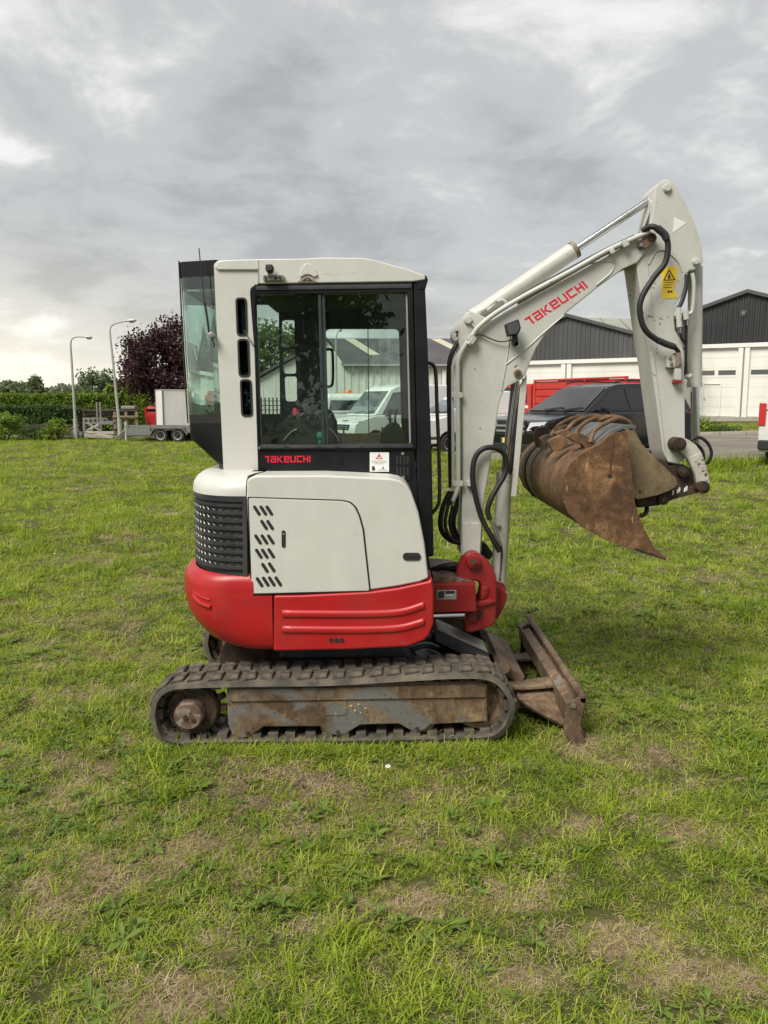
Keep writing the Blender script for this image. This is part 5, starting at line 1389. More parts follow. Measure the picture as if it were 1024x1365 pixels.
sidep = [(888, 746), (850, 734), (810, 721), (776, 702.5), (757, 684), (749.3, 664), (749, 645), (753, 630), (760, 618.5), (770, 608.5), (783, 600.5), (796, 594), (805, 587.5), (812, 580.5), (818, 577), (826, 576), (835, 574.5), (837.5, 578), (839, 600), (843, 638), (847, 672), (858, 703), (872, 729)]
side = part('bucket_side_plate', sidep, YB0, YB0 + .014, RUSTB2, bucket, .003)
hose('stiffening_seam', [(817, 583, YB0 - .001), (814.5, 610, YB0 - .001), (813.5, 634, YB0 - .001)], 1.0, RUSTB, bucket, 6, 3)
disc('bucket_hole', 813, 634, 3.2, YB0 - .002, YB0 + .003, LABK, bucket, 12, 0)
part('bucket_side_plate', [(a, b) for a, b in [tuple(x) for x in sidep]], YB0, YB0 + .014, RUSTB, bucket, .003).location = (0, YB1 - YB0 - .014, 0)
# wear bands round the shell (raised strips) and cutting edge
def band(y0, y1, off, mat, name='wear_band', i0=14, i1=None):
    m = MB(); rr = []
    seq = list(zip(pw, tin))[i0:i1]
    for p, qn in seq:
        o_ = p + (p - qn).normalized() * off
        rr.append([(o_.x, y0, o_.z), (o_.x, y1, o_.z), (p.x, y1, p.z), (p.x, y0, p.z)])
    m.loop(rr); return m.build(name, mat, bucket)
band(4.78, 4.93, .004, RUSTT); band(4.94, 5.04, .012, RUSTD)

e0 = P(888, 746, YB0)
part('cutting_edge', [(888, 747.5), (846, 733.5), (848, 731), (889, 744)], YB0 - .01, YB1, RUSTD, bucket, .002)
# second, narrow bucket side held in the coupler behind the wide one
nb = part('hanger_plate', [(834, 572), (838, 567), (844, 568), (846, 577), (856, 592), (902, 638), (903, 646), (897, 652), (878, 660), (850, 666), (843, 662), (838, 600)], 4.30, 4.325, RUSTT, bucket, .004, 2)
part('hanger_plate', [(834, 572), (838, 567), (844, 568), (856, 592), (902, 638), (903, 646), (878, 660), (850, 666), (838, 600)], 4.66, 4.685, RUSTT, bucket, .004, 2)
disc('hanger_hole', 853, 655, 1.8, 4.297, 4.302, LABK, nb, 10, 0)
# ribs and hooks across the top of the bucket
def topbar(pts, Y0, Y1, mat=RUSTS, r=.012, name='top_brace'):
    w = []
    for k, (a, b) in enumerate(pts):
        Y = Y0 + (Y1 - Y0) * k / (len(pts) - 1); w.append(P(a, b, Y))
    return MB().tube(spline(w, 4), r, 8).build(name, mat, bucket)
tp = MB()
qa = [P(a, b, 4.05) for a, b in [(806, 588), (820, 573), (836, 566)]]
# blue grey plate filling between the braces
rings = []
for (a, b) in [(778, 601), (790, 586), (806, 573), (822, 566.5), (838, 566)]:
    p0, p1 = P(a, b + 4, 4.12), P(a, b, 4.12)
    rings.append([(p0.x, 4.0, p0.z), (p1.x, 4.0, p1.z), (p1.x, 4.75, p1.z), (p0.x, 4.75, p0.z)])
MB().loop(rings).build('bucket_top_plate', BLUEG, bucket)
topbar([(787, 590), (792, 575), (806, 565), (822, 558), (832, 560)], 4.02, 4.10)
topbar([(765, 584), (772, 571), (786, 560), (806, 555), (820, 557)], 4.25, 4.30, RUSTS)
topbar([(752, 580), (760, 568), (770, 560), (786, 555), (800, 554.5)], 4.45, 4.5, RUSTS)
topbar([(741, 576), (742, 569), (752, 562), (765, 556.5), (778, 555)], 4.62, 4.66, RUSTS, .010)
topbar([(734, 571), (742, 563), (752, 558), (764, 555), (774, 556)], 4.80, 4.85, RUSTD, .012)
topbar([(798, 560), (812, 556), (826, 557), (838, 563), (842, 572)], 4.12, 4.20, RUSTS, .013)
def hook(pts, Y0, Y1, mat=RUSTS): return part('tooth_adapter', pts, Y0, Y1, mat, bucket, .004)
hook([(757, 583), (763, 577), (773, 577), (786, 583), (793, 590), (790, 596), (780, 598), (776, 592), (768, 590), (762, 586)], 4.05, 4.12, RUSTS)
hook([(786, 598), (784, 588), (790, 582), (794, 588), (791, 597)], 4.02, 4.05, RUSTS)
hook([(731, 589), (735, 585), (747, 580), (756, 584), (757, 592), (748, 600), (738, 602), (734, 596)], 4.18, 4.22, RUSTS)
hook([(741, 577), (755, 572), (762, 576), (760, 582), (748, 583), (742, 581)], 4.3, 4.38, RUSTS)
hook([(720, 585), (726, 581), (733, 579), (735, 583), (731, 588), (729, 600), (724, 600), (722, 589)], 4.44, 4.5, RUSTD)
hook([(713, 578), (716, 571), (730, 568), (734, 573), (733, 580), (722, 584), (722, 596), (717, 597), (713, 585)], 4.62, 4.68, RUSTD)
hook([(707, 573), (712, 569), (720, 568), (721, 571), (714, 575)], 4.8, 4.86, RUSTD)
ORG = Vector((0, 0, 0))
# ------------------------------------------------------------------ vehicles
VWHITE = paint('van_white', (.66, .67, .66), .25, var=.04, dirt=(.40, .38, .34), dirt_amt=.25, dirt_scale=2, bump=0, coat=.5)
SUVB = paint('suv_black', (.006, .0065, .009), .14, var=.1, dirt=(.04, .036, .03), dirt_amt=.12, dirt_scale=3, bump=0, coat=.5, spec=.35)
VRED = paint('van_red', (.42, .02, .03), .3, var=.1, bump=0, coat=.4)
TRED = paint('tipper_red', (.50, .030, .022), .45, var=.14, vscale=2, dirt=(.25, .08, .05), dirt_amt=.5, dirt_scale=2, bump=0)
TRIMK = paint('trim_black', (.015, .015, .016), .55, var=.2, bump=0)
TYRE = paint('tyre_rubber', (.020, .020, .019), .85, var=.3, dirt=(.08, .07, .055), dirt_amt=.4, dirt_scale=6, bump=0)
RIM = paint('rim_silver', (.42, .42, .42), .35, .7, var=.1, bump=0)
RIMW = paint('rim_white', (.45, .44, .41), .5, var=.1, dirt=(.2, .17, .13), dirt_amt=.5, dirt_scale=8, bump=0)
LAMPC = paint('headlamp', (.55, .58, .60), .1, .3, var=.1, bump=0, coat=1.0)
LAMPR = paint('tail_lamp', (.48, .012, .015), .15, var=.1, bump=0, coat=1.0)
ORANGE = paint('beacon_orange', (.75, .22, .02), .25, var=.1, bump=0)
PLATEY = paint('plate_yellow', (.80, .52, .02), .4, var=.05, bump=0)
PLATEB = paint('plate_blue', (.02, .06, .35), .4, var=.05, bump=0)
GALV = paint('galvanised', (.22, .225, .225), .5, .55, var=.2, vscale=3, dirt=(.20, .19, .17), dirt_amt=.5, dirt_scale=3, bump=0)
O0 = Vector((0, 0, 0))
def wheel(root, x, y, z, r, w, rimmat=RIM, spokes=5):
    s = 1 if y > 0 else -1
    t = MB().ring((x, y, z), (0, s, 0), [(r * .60, -w / 2), (r * .93, -w / 2), (r, -w * .32), (r, w * .32), (r * .93, w / 2), (r * .64, w / 2), (r * .60, w * .3)], 28).build('wheel', TYRE, root, org=O0)
    m = MB().ring((x, y, z), (0, s, 0), [(0, w * .18), (r * .60, w * .12), (r * .63, w * .46), (r * .56, w * .42), (r * .52, w * .24), (0, w * .26)], 28)
    m.build('rim', TRIMK if spokes else rimmat, t, org=O0)
    m = MB()
    if spokes:
        for k in range(spokes):
            a = 2 * math.pi * k / spokes
            M = Matrix.Rotation(a, 3, 'Y')
            c = M @ Vector((r * .30, 0, 0))
            m.obox((x + c.x, y + s * w * .34, z + c.z), r * .56, w * .14, r * .15, M)
        m.ring((x, y, z), (0, s, 0), [(r * .54, w * .30), (r * .62, w * .30), (r * .62, w * .48), (r * .56, w * .48)], 28)
        m.ring((x, y, z), (0, s, 0), [(0, w * .28), (r * .12, w * .28), (r * .10, w * .44), (0, w * .44)], 14)
    else:
        for k in range(8):
            a = 2 * math.pi * k / 8
            m.ring((x + math.cos(a) * r * .36, y, z + math.sin(a) * r * .36), (0, s, 0), [(0, w * .2), (r * .07, w * .2), (r * .07, w * .28), (0, w * .28)], 8)
        m.ring((x, y, z), (0, s, 0), [(0, w * .2), (r * .16, w * .2), (r * .13, w * .42), (0, w * .42)], 14)
    m.build('rim_spokes' if spokes else 'wheel_hub', rimmat if spokes else TRIMK, t, org=O0)
    return t
def vehicle(name, label, cat, loc, rz, sp, group=None):
    root = empty(name, loc, rz, label, cat, group)
    hw = sp['w'] / 2; col = sp['col']; z0 = sp.get('z0', .30)
    top = sp['lower']                                   # from the front bumper over the bonnet to the rear
    r = sp['arch']; pts = []
    for ax in sorted(sp['axles']):
        for k in range(9):
            a = math.pi * (1 - k / 8)
            pts.append((ax + r * math.cos(a), max(z0, sp['wr'] + r * math.sin(a))))
    outline = [(top[-1][0], z0)] + pts + [(top[0][0], z0)] + top
    MB().prism_xz(outline, -hw, hw).build('body', col, root, sp.get('bev', .06), 3, 50, org=O0)
    MB().box(min(sp['axles']) - r, max(sp['axles']) + r, -hw + .3, hw - .3, z0 - .08, sp['wr'] + r * .95).build('underbody', TRIMK, root, org=O0)
    g = sp['cabin']; wb, wt_ = sp['wb'], sp['wt']; zb = min(z for x, z in g); zt = max(z for x, z in g)
    hy = lambda z: wb + (wt_ - wb) * (z - zb) / (zt - zb)
    cab = MB().loop([[(x, -hy(z), z) for x, z in g], [(x, hy(z), z) for x, z in g]]).build('cabin', col, root, sp.get('cbev', .05), 3, 50, org=O0)
    for w in sp['side']:
        for s in (-1, 1):
            m = MB().loop([[(x, s * (hy(z) + .003), z) for x, z in w], [(x, s * (hy(z) + .010), z) for x, z in w]])
            m.build('side_window', sp['glass'], cab, org=O0)
            m = MB()
            if sp.get('frame'):
                cx, cz = sum(x for x, z in w) / len(w), sum(z for x, z in w) / len(w)
                big_ = [(x + (.03 if x > cx else -.03), z + (.025 if z > cz else -.025)) for x, z in w]
                MB().loop([[(x, s * (hy(z) + .0005), z) for x, z in big_], [(x, s * (hy(z) + .004), z) for x, z in big_]]).build('window_rubber', TRIMK, cab, org=O0)
    for (x0, za, x1, zc, nm, ins) in sp['screens']:
        d = Vector((zc - za, 0, -(x1 - x0))).normalized() * (1 if nm == 'windscreen' else 1)
        if nm == 'rear_window' : d = -d if d.x > 0 else d
        if nm == 'windscreen' and d.x < 0: d = -d
        a, b = hy(za) - ins, hy(zc) - ins
        q = [Vector((x0, -a, za)), Vector((x0, a, za)), Vector((x1, b, zc)), Vector((x1, -b, zc))]
        MB().loop([[p + d * .002 for p in q], [p + d * .012 for p in q]]).build(nm, sp['glass'], cab, org=O0)
        if nm == 'windscreen':
            m = MB()
            for s in (-.35, .25): m.tube([Vector((x0, hw * s, za)) + d * .03, Vector((x0, hw * s + .5, za)).lerp(Vector((x1, hw * s + .5, zc)), .12) + d * .03], .012, 5)
            m.build('wiper', TRIMK, cab, org=O0)
    for ax in sp['axles']:
        for s in (-1, 1): wheel(root, ax, s * (hw - .12), sp['wr'], sp['wr'], .24, sp.get('rim', RIM), sp.get('spokes', 5))
    for it in sp.get('extra', []): it(root, hw)
    return root
def B(name, mat, x0, x1, y0, y1, z0, z1, bev=.01):
    return lambda root, hw: MB().box(x0, x1, y0, y1, z0, z1).build(name, mat, root, bev, 2, org=O0)
def both(name, mat, x0, x1, y0, y1, z0, z1, bev=.01):
    def f(root, hw):
        for s in (-1, 1): MB().box(x0, x1, min(s * y0, s * y1), max(s * y0, s * y1), z0, z1).build(name, mat, root, bev, 2, org=O0)
    return f
def mirror(mat, x, z, w=.22, h=.17):
    def f(root, hw):
        for s in (-1, 1):
            m = MB().obox((x, s * (hw + .12), z), .11, w, h); m.box(x - .04, x + .03, s * hw - .05, s * hw + .05, z - .06, z + .02)
            m.build('wing_mirror', mat, root, .03, 2, org=O0)
    return f
def suv_front(root, hw):
    g = MB().box(2.50, 2.572, -.46, .46, .70, 1.02).build('grille', TRIMK, root, .02, org=O0)
    for z in (.79, .90): MB().box(2.565, 2.592, -.45, .45, z - .022, z + .022).build('grille_bar', RIM, g, .006, org=O0)
    em = MB().ring((2.59, 0, .85), (1, 0, 0), [(.105, -.01), (.125, -.01), (.125, .015), (.105, .015)], 28)
    for k in range(3):
        a = math.pi / 2 + 2.0944 * k
        em.loop([[(2.592, -.03 * math.sin(a), .85 - .03 * -math.cos(a)), (2.592, .108 * math.cos(a), .85 + .108 * math.sin(a)), (2.592, .03 * math.sin(a), .85 - .03 * math.cos(a))],
                 [(2.604, -.02 * math.sin(a), .85 + .02 * math.cos(a)), (2.604, .108 * math.cos(a), .85 + .108 * math.sin(a)), (2.604, .02 * math.sin(a), .85 - .02 * math.cos(a))]])
    em.build('grille_emblem', CHROME, g, org=O0)
    MB().box(2.50, 2.585, -.80, .80, .36, .52).build('lower_intake', TRIMK, root, .03, org=O0)
    MB().box(2.45, 2.600, -.7, .7, .30, .35).build('bumper_strip', CHROME, root, .01, org=O0)
    pl = MB().box(2.585, 2.612, -.26, .26, .53, .64).build('number_plate', PLATEY, root, .004, org=O0)
    MB().box(2.6125, 2.615, -.26, -.21, .535, .635).build('plate_band', PLATEB, pl, org=O0)
    for s in (-1, 1):
        MB().loop([[(2.60, s * .52, .80), (2.52, s * .90, .84), (2.44, s * .955, 1.0), (2.52, s * .55, .98)], [(2.45, s * .52, .80), (2.35, s * .90, .84), (2.30, s * .955, 1.0), (2.40, s * .55, .98)]]).build('headlight', LAMPC, root, .012, org=O0)
        m = MB().tube(spline([(.15, s * .72, 1.84), (-.3, s * .74, 1.90), (-1.7, s * .73, 1.89), (-2.0, s * .72, 1.83)], 4), .018, 6); m.build('roof_rail', TRIMK, root, org=O0)
        MB().box(-1.0, 1.0, min(s * .95, s * 1.0), max(s * .95, s * 1.0), .30, .36).build('running_board', RIM, root, .01, org=O0)
        for x in (.02, -1.05): MB().box(x, x + .2, min(s * .968, s * 1.0), max(s * .968, s * 1.0), 1.03, 1.07).build('door_handle', SUVB, root, .01, org=O0)
        MB().box(-2.56, -2.40, min(s * .70, s * .965), max(s * .70, s * .965), .95, 1.25).build('tail_light', LAMPR, root, .02, org=O0)
    MB().box(-2.53, -2.40, -.9, .9, 1.26, 1.30).build('rear_trim', RIM, root, .01, org=O0)
sx, sy = 5.15, 19.6
suv = vehicle('parked_suv', 'black suv with silver grille parked on the yard behind the rusty bucket', 'suv', (sx, sy, gz(sx, sy) + .05), math.radians(180 + 33), dict(
    w=1.93, col=SUVB, lower=[(2.53, .45), (2.56, .66), (2.53, .88), (2.40, 1.03), (1.9, 1.11), (1.15, 1.19), (-2.3, 1.22), (-2.50, 1.12), (-2.55, .8), (-2.5, .42)],
    arch=.46, axles=(-1.50, 1.55), wr=.39, bev=.07, cabin=[(1.28, 1.17), (.30, 1.74), (.0, 1.81), (-.6, 1.845), (-1.9, 1.80), (-2.25, 1.70), (-2.50, 1.19)], wb=.935, wt=.70, cbev=.045,
    side=[[(.93, 1.24), (.32, 1.65), (-.08, 1.71), (-.16, 1.24)], [(-.24, 1.24), (-.18, 1.72), (-1.20, 1.71), (-1.30, 1.24)], [(-1.40, 1.26), (-1.30, 1.69), (-2.05, 1.62), (-2.30, 1.28)]],
    screens=[(1.22, 1.215, .36, 1.715, 'windscreen', .07), (-2.48, 1.25, -2.28, 1.66, 'rear_window', .10)], glass=CARG, extra=[mirror(SUVB, .78, 1.22), suv_front]))

suv.scale = (1.045, 1.045, 1.06)
def van_front(root, hw):
    g = MB().box(2.68, 2.775, -.62, .62, .78, .98).build('grille', TRIMK, root, .02, org=O0)
    for z in (.84, .91): MB().box(2.76, 2.785, -.6, .6, z - .01, z + .01).build('grille_bar', LABG, g, .003, org=O0)
    MB().box(2.60, 2.80, -hw + .02, hw - .02, .34, .66).build('bumper', TRIMK, root, .05, org=O0)
    for s in (-1, 1):
        MB().loop([[(2.76, s * .64, .78), (2.66, s * (hw - .02), .80), (2.52, s * (hw - .0), 1.12), (2.66, s * .70, 1.06)], [(2.5, s * .64, .78), (2.4, s * (hw - .02), .80), (2.3, s * (hw), 1.12), (2.4, s * .70, 1.06)]]).build('headlight', LAMPC, root, .015, org=O0)
        MB().box(1.0, 1.22, min(s * (hw - .01), s * (hw + .025)), max(s * (hw - .01), s * (hw + .025)), 1.16, 1.20).build('door_handle', TRIMK, root, .008, org=O0)
        MB().box(-1.2, 1.4, min(s * (hw - .02), s * (hw + .02)), max(s * (hw - .02), s * (hw + .02)), .62, .74).build('rub_strip', TRIMK, root, .01, org=O0)
        MB().box(-2.78, -2.66, min(s * (hw - .16), s * (hw + .004)), max(s * (hw - .16), s * (hw + .004)), .95, 1.5).build('tail_light', LAMPR, root, .02, org=O0)
    MB().box(-2.84, -2.6, -hw + .02, hw - .02, .36, .60).build('rear_bumper', TRIMK, root, .04, org=O0)
    MB().box(2.25, 2.7, .1, .14, 1.10, 1.13).build('bonnet_handle', TRIMK, root, .005, org=O0)
def van_spec(h=2.45, col=VWHITE, extra=(), low=False, hood=0.0):
    return dict(w=1.96, col=col, lower=[(2.72, .45), (2.76, .75), (2.68, 1.02), (2.3, 1.18), (1.70, 1.32), (-2.70, 1.32), (-2.75, .9), (-2.72, .42)],
        arch=.42, axles=(-1.55, 1.75), wr=.34, bev=.05, cabin=[(1.84, 1.30), (.98, h - .22), (.55, h - .03), (-.6, h), (-2.62, h - .02), (-2.72, h - .2), (-2.73, 1.30)], wb=.965, wt=.82, cbev=.06,
        side=[[(1.42, 1.38), (.86, h - .36), (.42, h - .32), (.38, 1.34)]], screens=[(1.78, 1.36, 1.04, h - .28, 'windscreen', .07), (-2.731, 1.45, -2.723, h - .30, 'rear_window', .14)], glass=VANG, frame=True,
        rim=RIMW, spokes=0, extra=[mirror(TRIMK, 1.32, 1.42, .18, .30), van_front] + list(extra))
VG = 'white vans parked on the yard'
vx, vy = .55, 31.4
vehicle('white_van', 'white van with sloping windscreen facing left, seen through the cab window', 'van', (vx, vy, gz(vx, vy) - .05), math.radians(180 + 36), van_spec(2.50), VG)
vx, vy = 3.45, 28.6
vehicle('white_van', 'white van visible between the cab and the boom, standing on the grass edge', 'van', (vx, vy, gz(vx, vy) - .08), math.radians(180 + 24), van_spec(2.14), VG)
def beacon(root, hw):
    b = MB().ring((-2.0, -.1, 2.17), (0, 0, 1), [(0, 0), (.14, 0), (.14, .08), (.10, .14), (0, .14)], 16).build('beacon', ORANGE, root, org=O0)
    MB().box(-2.1, -1.9, -.5, .5, 2.14, 2.175).build('beacon_bar', ORANGE, root, .01, org=O0)
vx, vy = -2.0, 36.2
vehicle('white_van', 'white van with orange roof beacon seen from behind through the cab window', 'van', (vx, vy, gz(vx, vy)), math.radians(100), van_spec(2.16, VWHITE, [beacon]), VG)
vx, vy = 11.65, 21.0
def rear_details(root, hw):
    MB().box(-2.80, -2.70, -.27, .25, .78, .90).build('number_plate', PLATEY, root, .004, org=O0)
    MB().box(-2.76, -2.70, -.008, .008, .62, 1.9).build('door_gap', TRIMK, root, 0, org=O0)
vehicle('white_van', 'white van with red tail light cut off by the right edge of the photo', 'van', (vx, vy, gz(vx, vy)), math.radians(52), van_spec(1.92, VWHITE, [rear_details]), VG)
vx, vy = -9.95, 43.2
vehicle('red_van', 'small red van half hidden behind the white box', 'van', (vx, vy, gz(vx, vy)), math.radians(34), van_spec(1.62, VRED))

# red tipper truck behind the suv
tx, ty = 7.35, 25.2
tk = empty('tipper_truck', (tx, ty, gz(tx, ty)), math.radians(119.5), 'red tipper truck with ribbed side boards behind the black suv', 'truck')
body = MB().box(-1.5, 2.6, -1.12, 1.12, 1.05, 2.25).build('tipper_body', TRED, tk, .02, org=O0)
for k in range(5):
    MB().box(-1.45, 2.55, 1.122, 1.15, 1.08 + k * .23, 1.08 + k * .23 + .19).build('side_board', TRED, body, .012, org=O0)
for x in (-1.48, .2, 2.58): MB().box(x - .05, x + .05, 1.121, 1.18, 1.0, 2.26).build('body_post', TRED, body, .01, org=O0)
MB().box(-1.52, 2.62, 1.08, 1.18, 2.262, 2.32).build('top_rail', TRED, body, .015, org=O0)
MB().box(1.2, 2.5, -.9, .2, 2.255, 2.36).build('load_cover', TRIMK, body, .02, org=O0)
for k in range(6): MB().box(-1.9 + k * .12, -1.84 + k * .12, 1.152, 1.156, 1.55, 1.69).build('worn_lettering', PLATEY, body, 0, org=O0) if k % 2 == 0 else None
MB().box(-1.4, 4.4, -.5, .5, .6, 1.04).build('chassis', TRIMK, tk, .02, org=O0)
cabt = MB().prism_xz([(2.9, .65), (4.75, .65), (4.85, 1.4), (4.6, 2.2), (2.9, 2.2)], -1.05, 1.05).build('driver_cab', TRED, tk, .06, 3, org=O0)
for s in (-1, 1): MB().prism_xz([(3.1, 1.55), (4.68, 1.5), (4.55, 2.08), (3.1, 2.08)], s * 1.052 if s > 0 else -1.062, 1.062 if s > 0 else -1.052).build('side_window', CARG, cabt, org=O0)
MB().box(3.0, 4.7, 1.051, 1.07, 1.36, 1.46).build('cab_stripe', VWHITE, cabt, .004, org=O0)
MB().loop([[(4.86, -.9, 1.45), (4.86, .9, 1.45), (4.66, .9, 2.1), (4.66, -.9, 2.1)], [(4.80, -.9, 1.45), (4.80, .9, 1.45), (4.60, .9, 2.1), (4.60, -.9, 2.1)]]).build('windscreen', CARG, cabt, org=O0)
MB().cyl((2.76, .95, .9), (2.76, .95, 2.15), .09, 12).build('exhaust_stack', TRIMK, tk, org=O0)
for x in (3.9, -.5):
    for s in (-1, 1): wheel(tk, x, s * .95, .46, .46, .30, RIMW, 0)

# flatbed trailer with the sheds of steel seen low through the cab
fx, fy = -.75, 25.5
fb = empty('flatbed_trailer', (fx, fy, gz(fx, fy)), math.radians(6), 'low dark flatbed trailer in front of the white van, seen through the cab window', 'trailer')
MB().box(-2.0, 1.7, -.9, .9, .62, .74).build('bed', RUSTD, fb, .01, org=O0)
MB().box(-2.0, 1.7, -.92, -.89, .50, .80).build('side_rail', RUSTD, fb, .01, org=O0)
for x in (-1.9, -.6, .6, 1.6): MB().box(x - .03, x + .03, -.945, -.922, .45, 1.0).build('stake', RUSTD, fb, .004, org=O0)
MB().box(1.7, 2.5, -.05, .05, .55, .65).build('drawbar', RUSTD, fb, .01, org=O0)
for x in (-.3, .45):
    for s in (-1, 1): wheel(fb, x, s * .75, .30, .30, .2, RIMW, 0)

# grey tandem trailer on the left
hx_, hy_ = P(218, 585, 36.6).x, 36.6
tr = empty('tandem_trailer', (hx_ + .35, hy_, gz(hx_, hy_)), math.radians(-2), 'long grey flatbed trailer with two axles and a raised loading ramp at the left', 'trailer')
MB().box(-1.75, 2.6, -.95, .95, .52, .62).build('bed', GALV, tr, .01, org=O0)
for x0, x1 in ((-1.74, -.62), (1.02, 2.58)): MB().box(x0, x1, -1.0, -.952, .30 if x0 < 0 else .42, .76).build('side_board', GALV, tr, .008, org=O0)
MB().box(-.60, 1.0, -1.0, -.952, .63, .77).build('side_board', GALV, tr, .008, org=O0)
fpts = [(-.66, .36), (-.46, .66), (.86, .66), (1.06, .36)]
MB().loop([[(x, -1.02, z) for x, z in fpts + [(x * .96 + .008, z - .05) for x, z in fpts[::-1]]], [(x, -.70, z) for x, z in fpts + [(x * .96 + .008, z - .05) for x, z in fpts[::-1]]]]).build('mudguard', GALV, tr, .004, org=O0)
for x in (-.18, .60):
    for s in (-1, 1): wheel(tr, x, s * .86, .30, .30, .2, RIMW, 0)
rp = MB()
for s in (-.9, -.35, .35, .9): rp.tube([(-1.78, s, .58), (-2.38, s, .02)], .035, 6)
for k in range(6): rp.tube([(-1.82 - k * .10, -.9, .54 - k * .09), (-1.82 - k * .10, .9, .54 - k * .09)], .025, 6)
rp.build('loading_ramp', GALV, tr, org=O0)
MB().box(-1.80, -1.72, -.98, -.90, .05, .9).build('corner_post', RIMW, tr, .01, org=O0)
MB().box(2.6, 3.6, -.05, .05, .48, .58).build('drawbar', GALV, tr, .01, org=O0)
for x in (-1.6, 1.2, 2.4): MB().cyl((x, -1.005, .69), (x, -1.02, .69), .03, 8).build('lashing_ring', TRIMK, tr, org=O0)
bxp = P(218, 560, 39.0)
bx = empty('box_body', (bxp.x, 39.0, gz(bxp.x, 39)), math.radians(30), 'plain white box body standing behind the grey trailer', 'box')
h_ = P(218, 520, 39).z - gz(bxp.x, 39)
MB().box(.0, 2.9, .0, 1.35, .16, h_).build('box_shell', DOORW, bx, .02, org=O0)
for x, y in ((0, 0), (2.9, 0), (0, 1.35)): MB().box(x - .03, x + .03, y - .03, y + .03, .14, h_ + .012).build('corner_profile', GALV, bx, .008, org=O0)
MB().box(-.02, 2.92, -.022, 1.37, h_ + .001, h_ + .03).build('roof_edge', DOORW, bx, .008, org=O0)
for x in (.4, 2.4): MB().box(x, x + .2, .1, 1.25, -.02, .155).build('skid', TRIMK, bx, .01, org=O0)

# street lamps
LAMPP = paint('lamp_post_grey', (.40, .40, .37), .55, .2, var=.15, dirt=(.25, .24, .2), dirt_amt=.5, dirt_scale=2, bump=0)
def street_lamp(label, pts, head, Y, fat=.075):
    b_ = P(*pts[0], Y); root = empty('street_lamp', (b_.x, Y, gz(b_.x, Y)), 0, label, 'street lamp', 'street lamps')
    o = root.location.copy()
    w = spline([P(a, b, Y) for a, b in pts], 5); n = len(w)
    w[0].z = o.z - .1
    MB().tube(w, [fat * (1 - .55 * min(1, k / (n * .55))) for k in range(n)], 10).build('pole', LAMPP, root, org=o)
    zb = o.z
    MB().cyl((w[0].x, Y, zb - .1), (w[0].x + (w[5].x - w[0].x) * .2, Y, zb + 1.0), fat * 1.35, 12).build('pole_base', LAMPP, root, org=o)
    h = [P(a, b, Y) for a, b in head]
    m = MB(); rings = []
    for t, hy_, th in ((0, .05, .03), (.25, .11, .06), (.6, .13, .075), (.9, .10, .05), (1, .04, .02)):
        p = h[0].lerp(h[1], t)
        rings.append([(p.x, Y - hy_, p.z), (p.x, Y - hy_ * .7, p.z + th), (p.x, Y + hy_ * .7, p.z + th), (p.x, Y + hy_, p.z), (p.x, Y + hy_ * .7, p.z - th * .5), (p.x, Y - hy_ * .7, p.z - th * .5)])
    hd = m.loop(rings).build('lamp_head', LAMPP, root, org=o)
    p0, p1 = h[0].lerp(h[1], .35), h[0].lerp(h[1], .9)
    MB().loop([[(p0.x, Y - .08, p0.z - .03), (p1.x, Y - .07, p1.z - .03), (p1.x, Y + .07, p1.z - .03), (p0.x, Y + .08, p0.z - .03)],
               [(p0.x + .05, Y - .04, p0.z - .10), (p1.x - .05, Y - .03, p1.z - .09), (p1.x - .05, Y + .03, p1.z - .09), (p0.x + .05, Y + .04, p0.z - .10)]]).build('lamp_bowl', LAMPC, hd, org=o)
street_lamp('shorter street lamp with bent arm, farthest left, standing by the hedge', [(101.5, 580), (98.5, 530), (95.5, 480), (94.3, 461), (95.5, 453), (100, 449.5), (106, 448.8), (113, 449.2)], [(111, 449.2), (123, 450)], 38)
street_lamp('taller street lamp with bent arm in front of the purple tree, by the trailer', [(160.5, 580), (155.5, 530), (150.5, 480), (147.3, 450), (147, 439), (150, 433.5), (156, 430.5), (168, 428)], [(167, 428.2), (182, 427)], 37.5)
street_lamp('street lamp before the barn roof, seen through the cab window', [(449.5, 566), (448.5, 500), (448, 462), (448.3, 450), (450, 444), (452, 441)], [(451, 441.8), (457.5, 437.5)], 38, .06)

# steel yard clutter on the left
STEELK = paint('dark_profiles', (.045, .040, .036), .6, .3, var=.3, dirt=(.14, .085, .05), dirt_amt=.6, dirt_scale=4, bump=0)
WOOD = paint('weathered_wood', (.22, .16, .10), .8, var=.25, vscale=5, bump=0)
PALEM = paint('pale_metal', (.24, .235, .21), .5, .2, var=.1, bump=0)
def gl_(px, Y): x = P(px, 570, Y).x; return x, gz(x, Y)
def pxbox(name, x0, y0, x1, y1, Y0, Y1, mat, parent, bev=.01):
    a, b = P(x0, y1, Y0), P(x1, y0, Y0)
    return MB().box(min(a.x, b.x), max(a.x, b.x), Y0, Y1, min(a.z, b.z), max(a.z, b.z)).build(name, mat, parent, bev)
def pile(name, label, cat, px, Y):
    global ORG
    x, z = gl_(px, Y); r = empty(name, (x, Y, z), 0, label, cat); ORG = r.location.copy(); return r
r = pile('profile_rack', 'rack of dark steel profiles in front of the hedge, behind the tall lamp post', 'steel rack', 145, 41)
for k, (y0, x0, x1) in enumerate([(546, 109, 183), (549.5, 112, 181), (553, 110, 178), (560, 112, 176)]):
    pxbox('steel_profile', x0, y0, x1, y0 + 2.2, 41 + .1 * k, 41.5 + .1 * k, STEELK, r)
    pxbox('steel_profile', x0 + 2, y0 - .6, x1 - 3, y0 + 1.4, 41.6 + .1 * k, 41.9 + .1 * k, RUSTD, r)
for x in (113, 131, 150, 170): pxbox('rack_post', x, 544, x + 2, 583, 41.25, 41.35, STEELK, r)
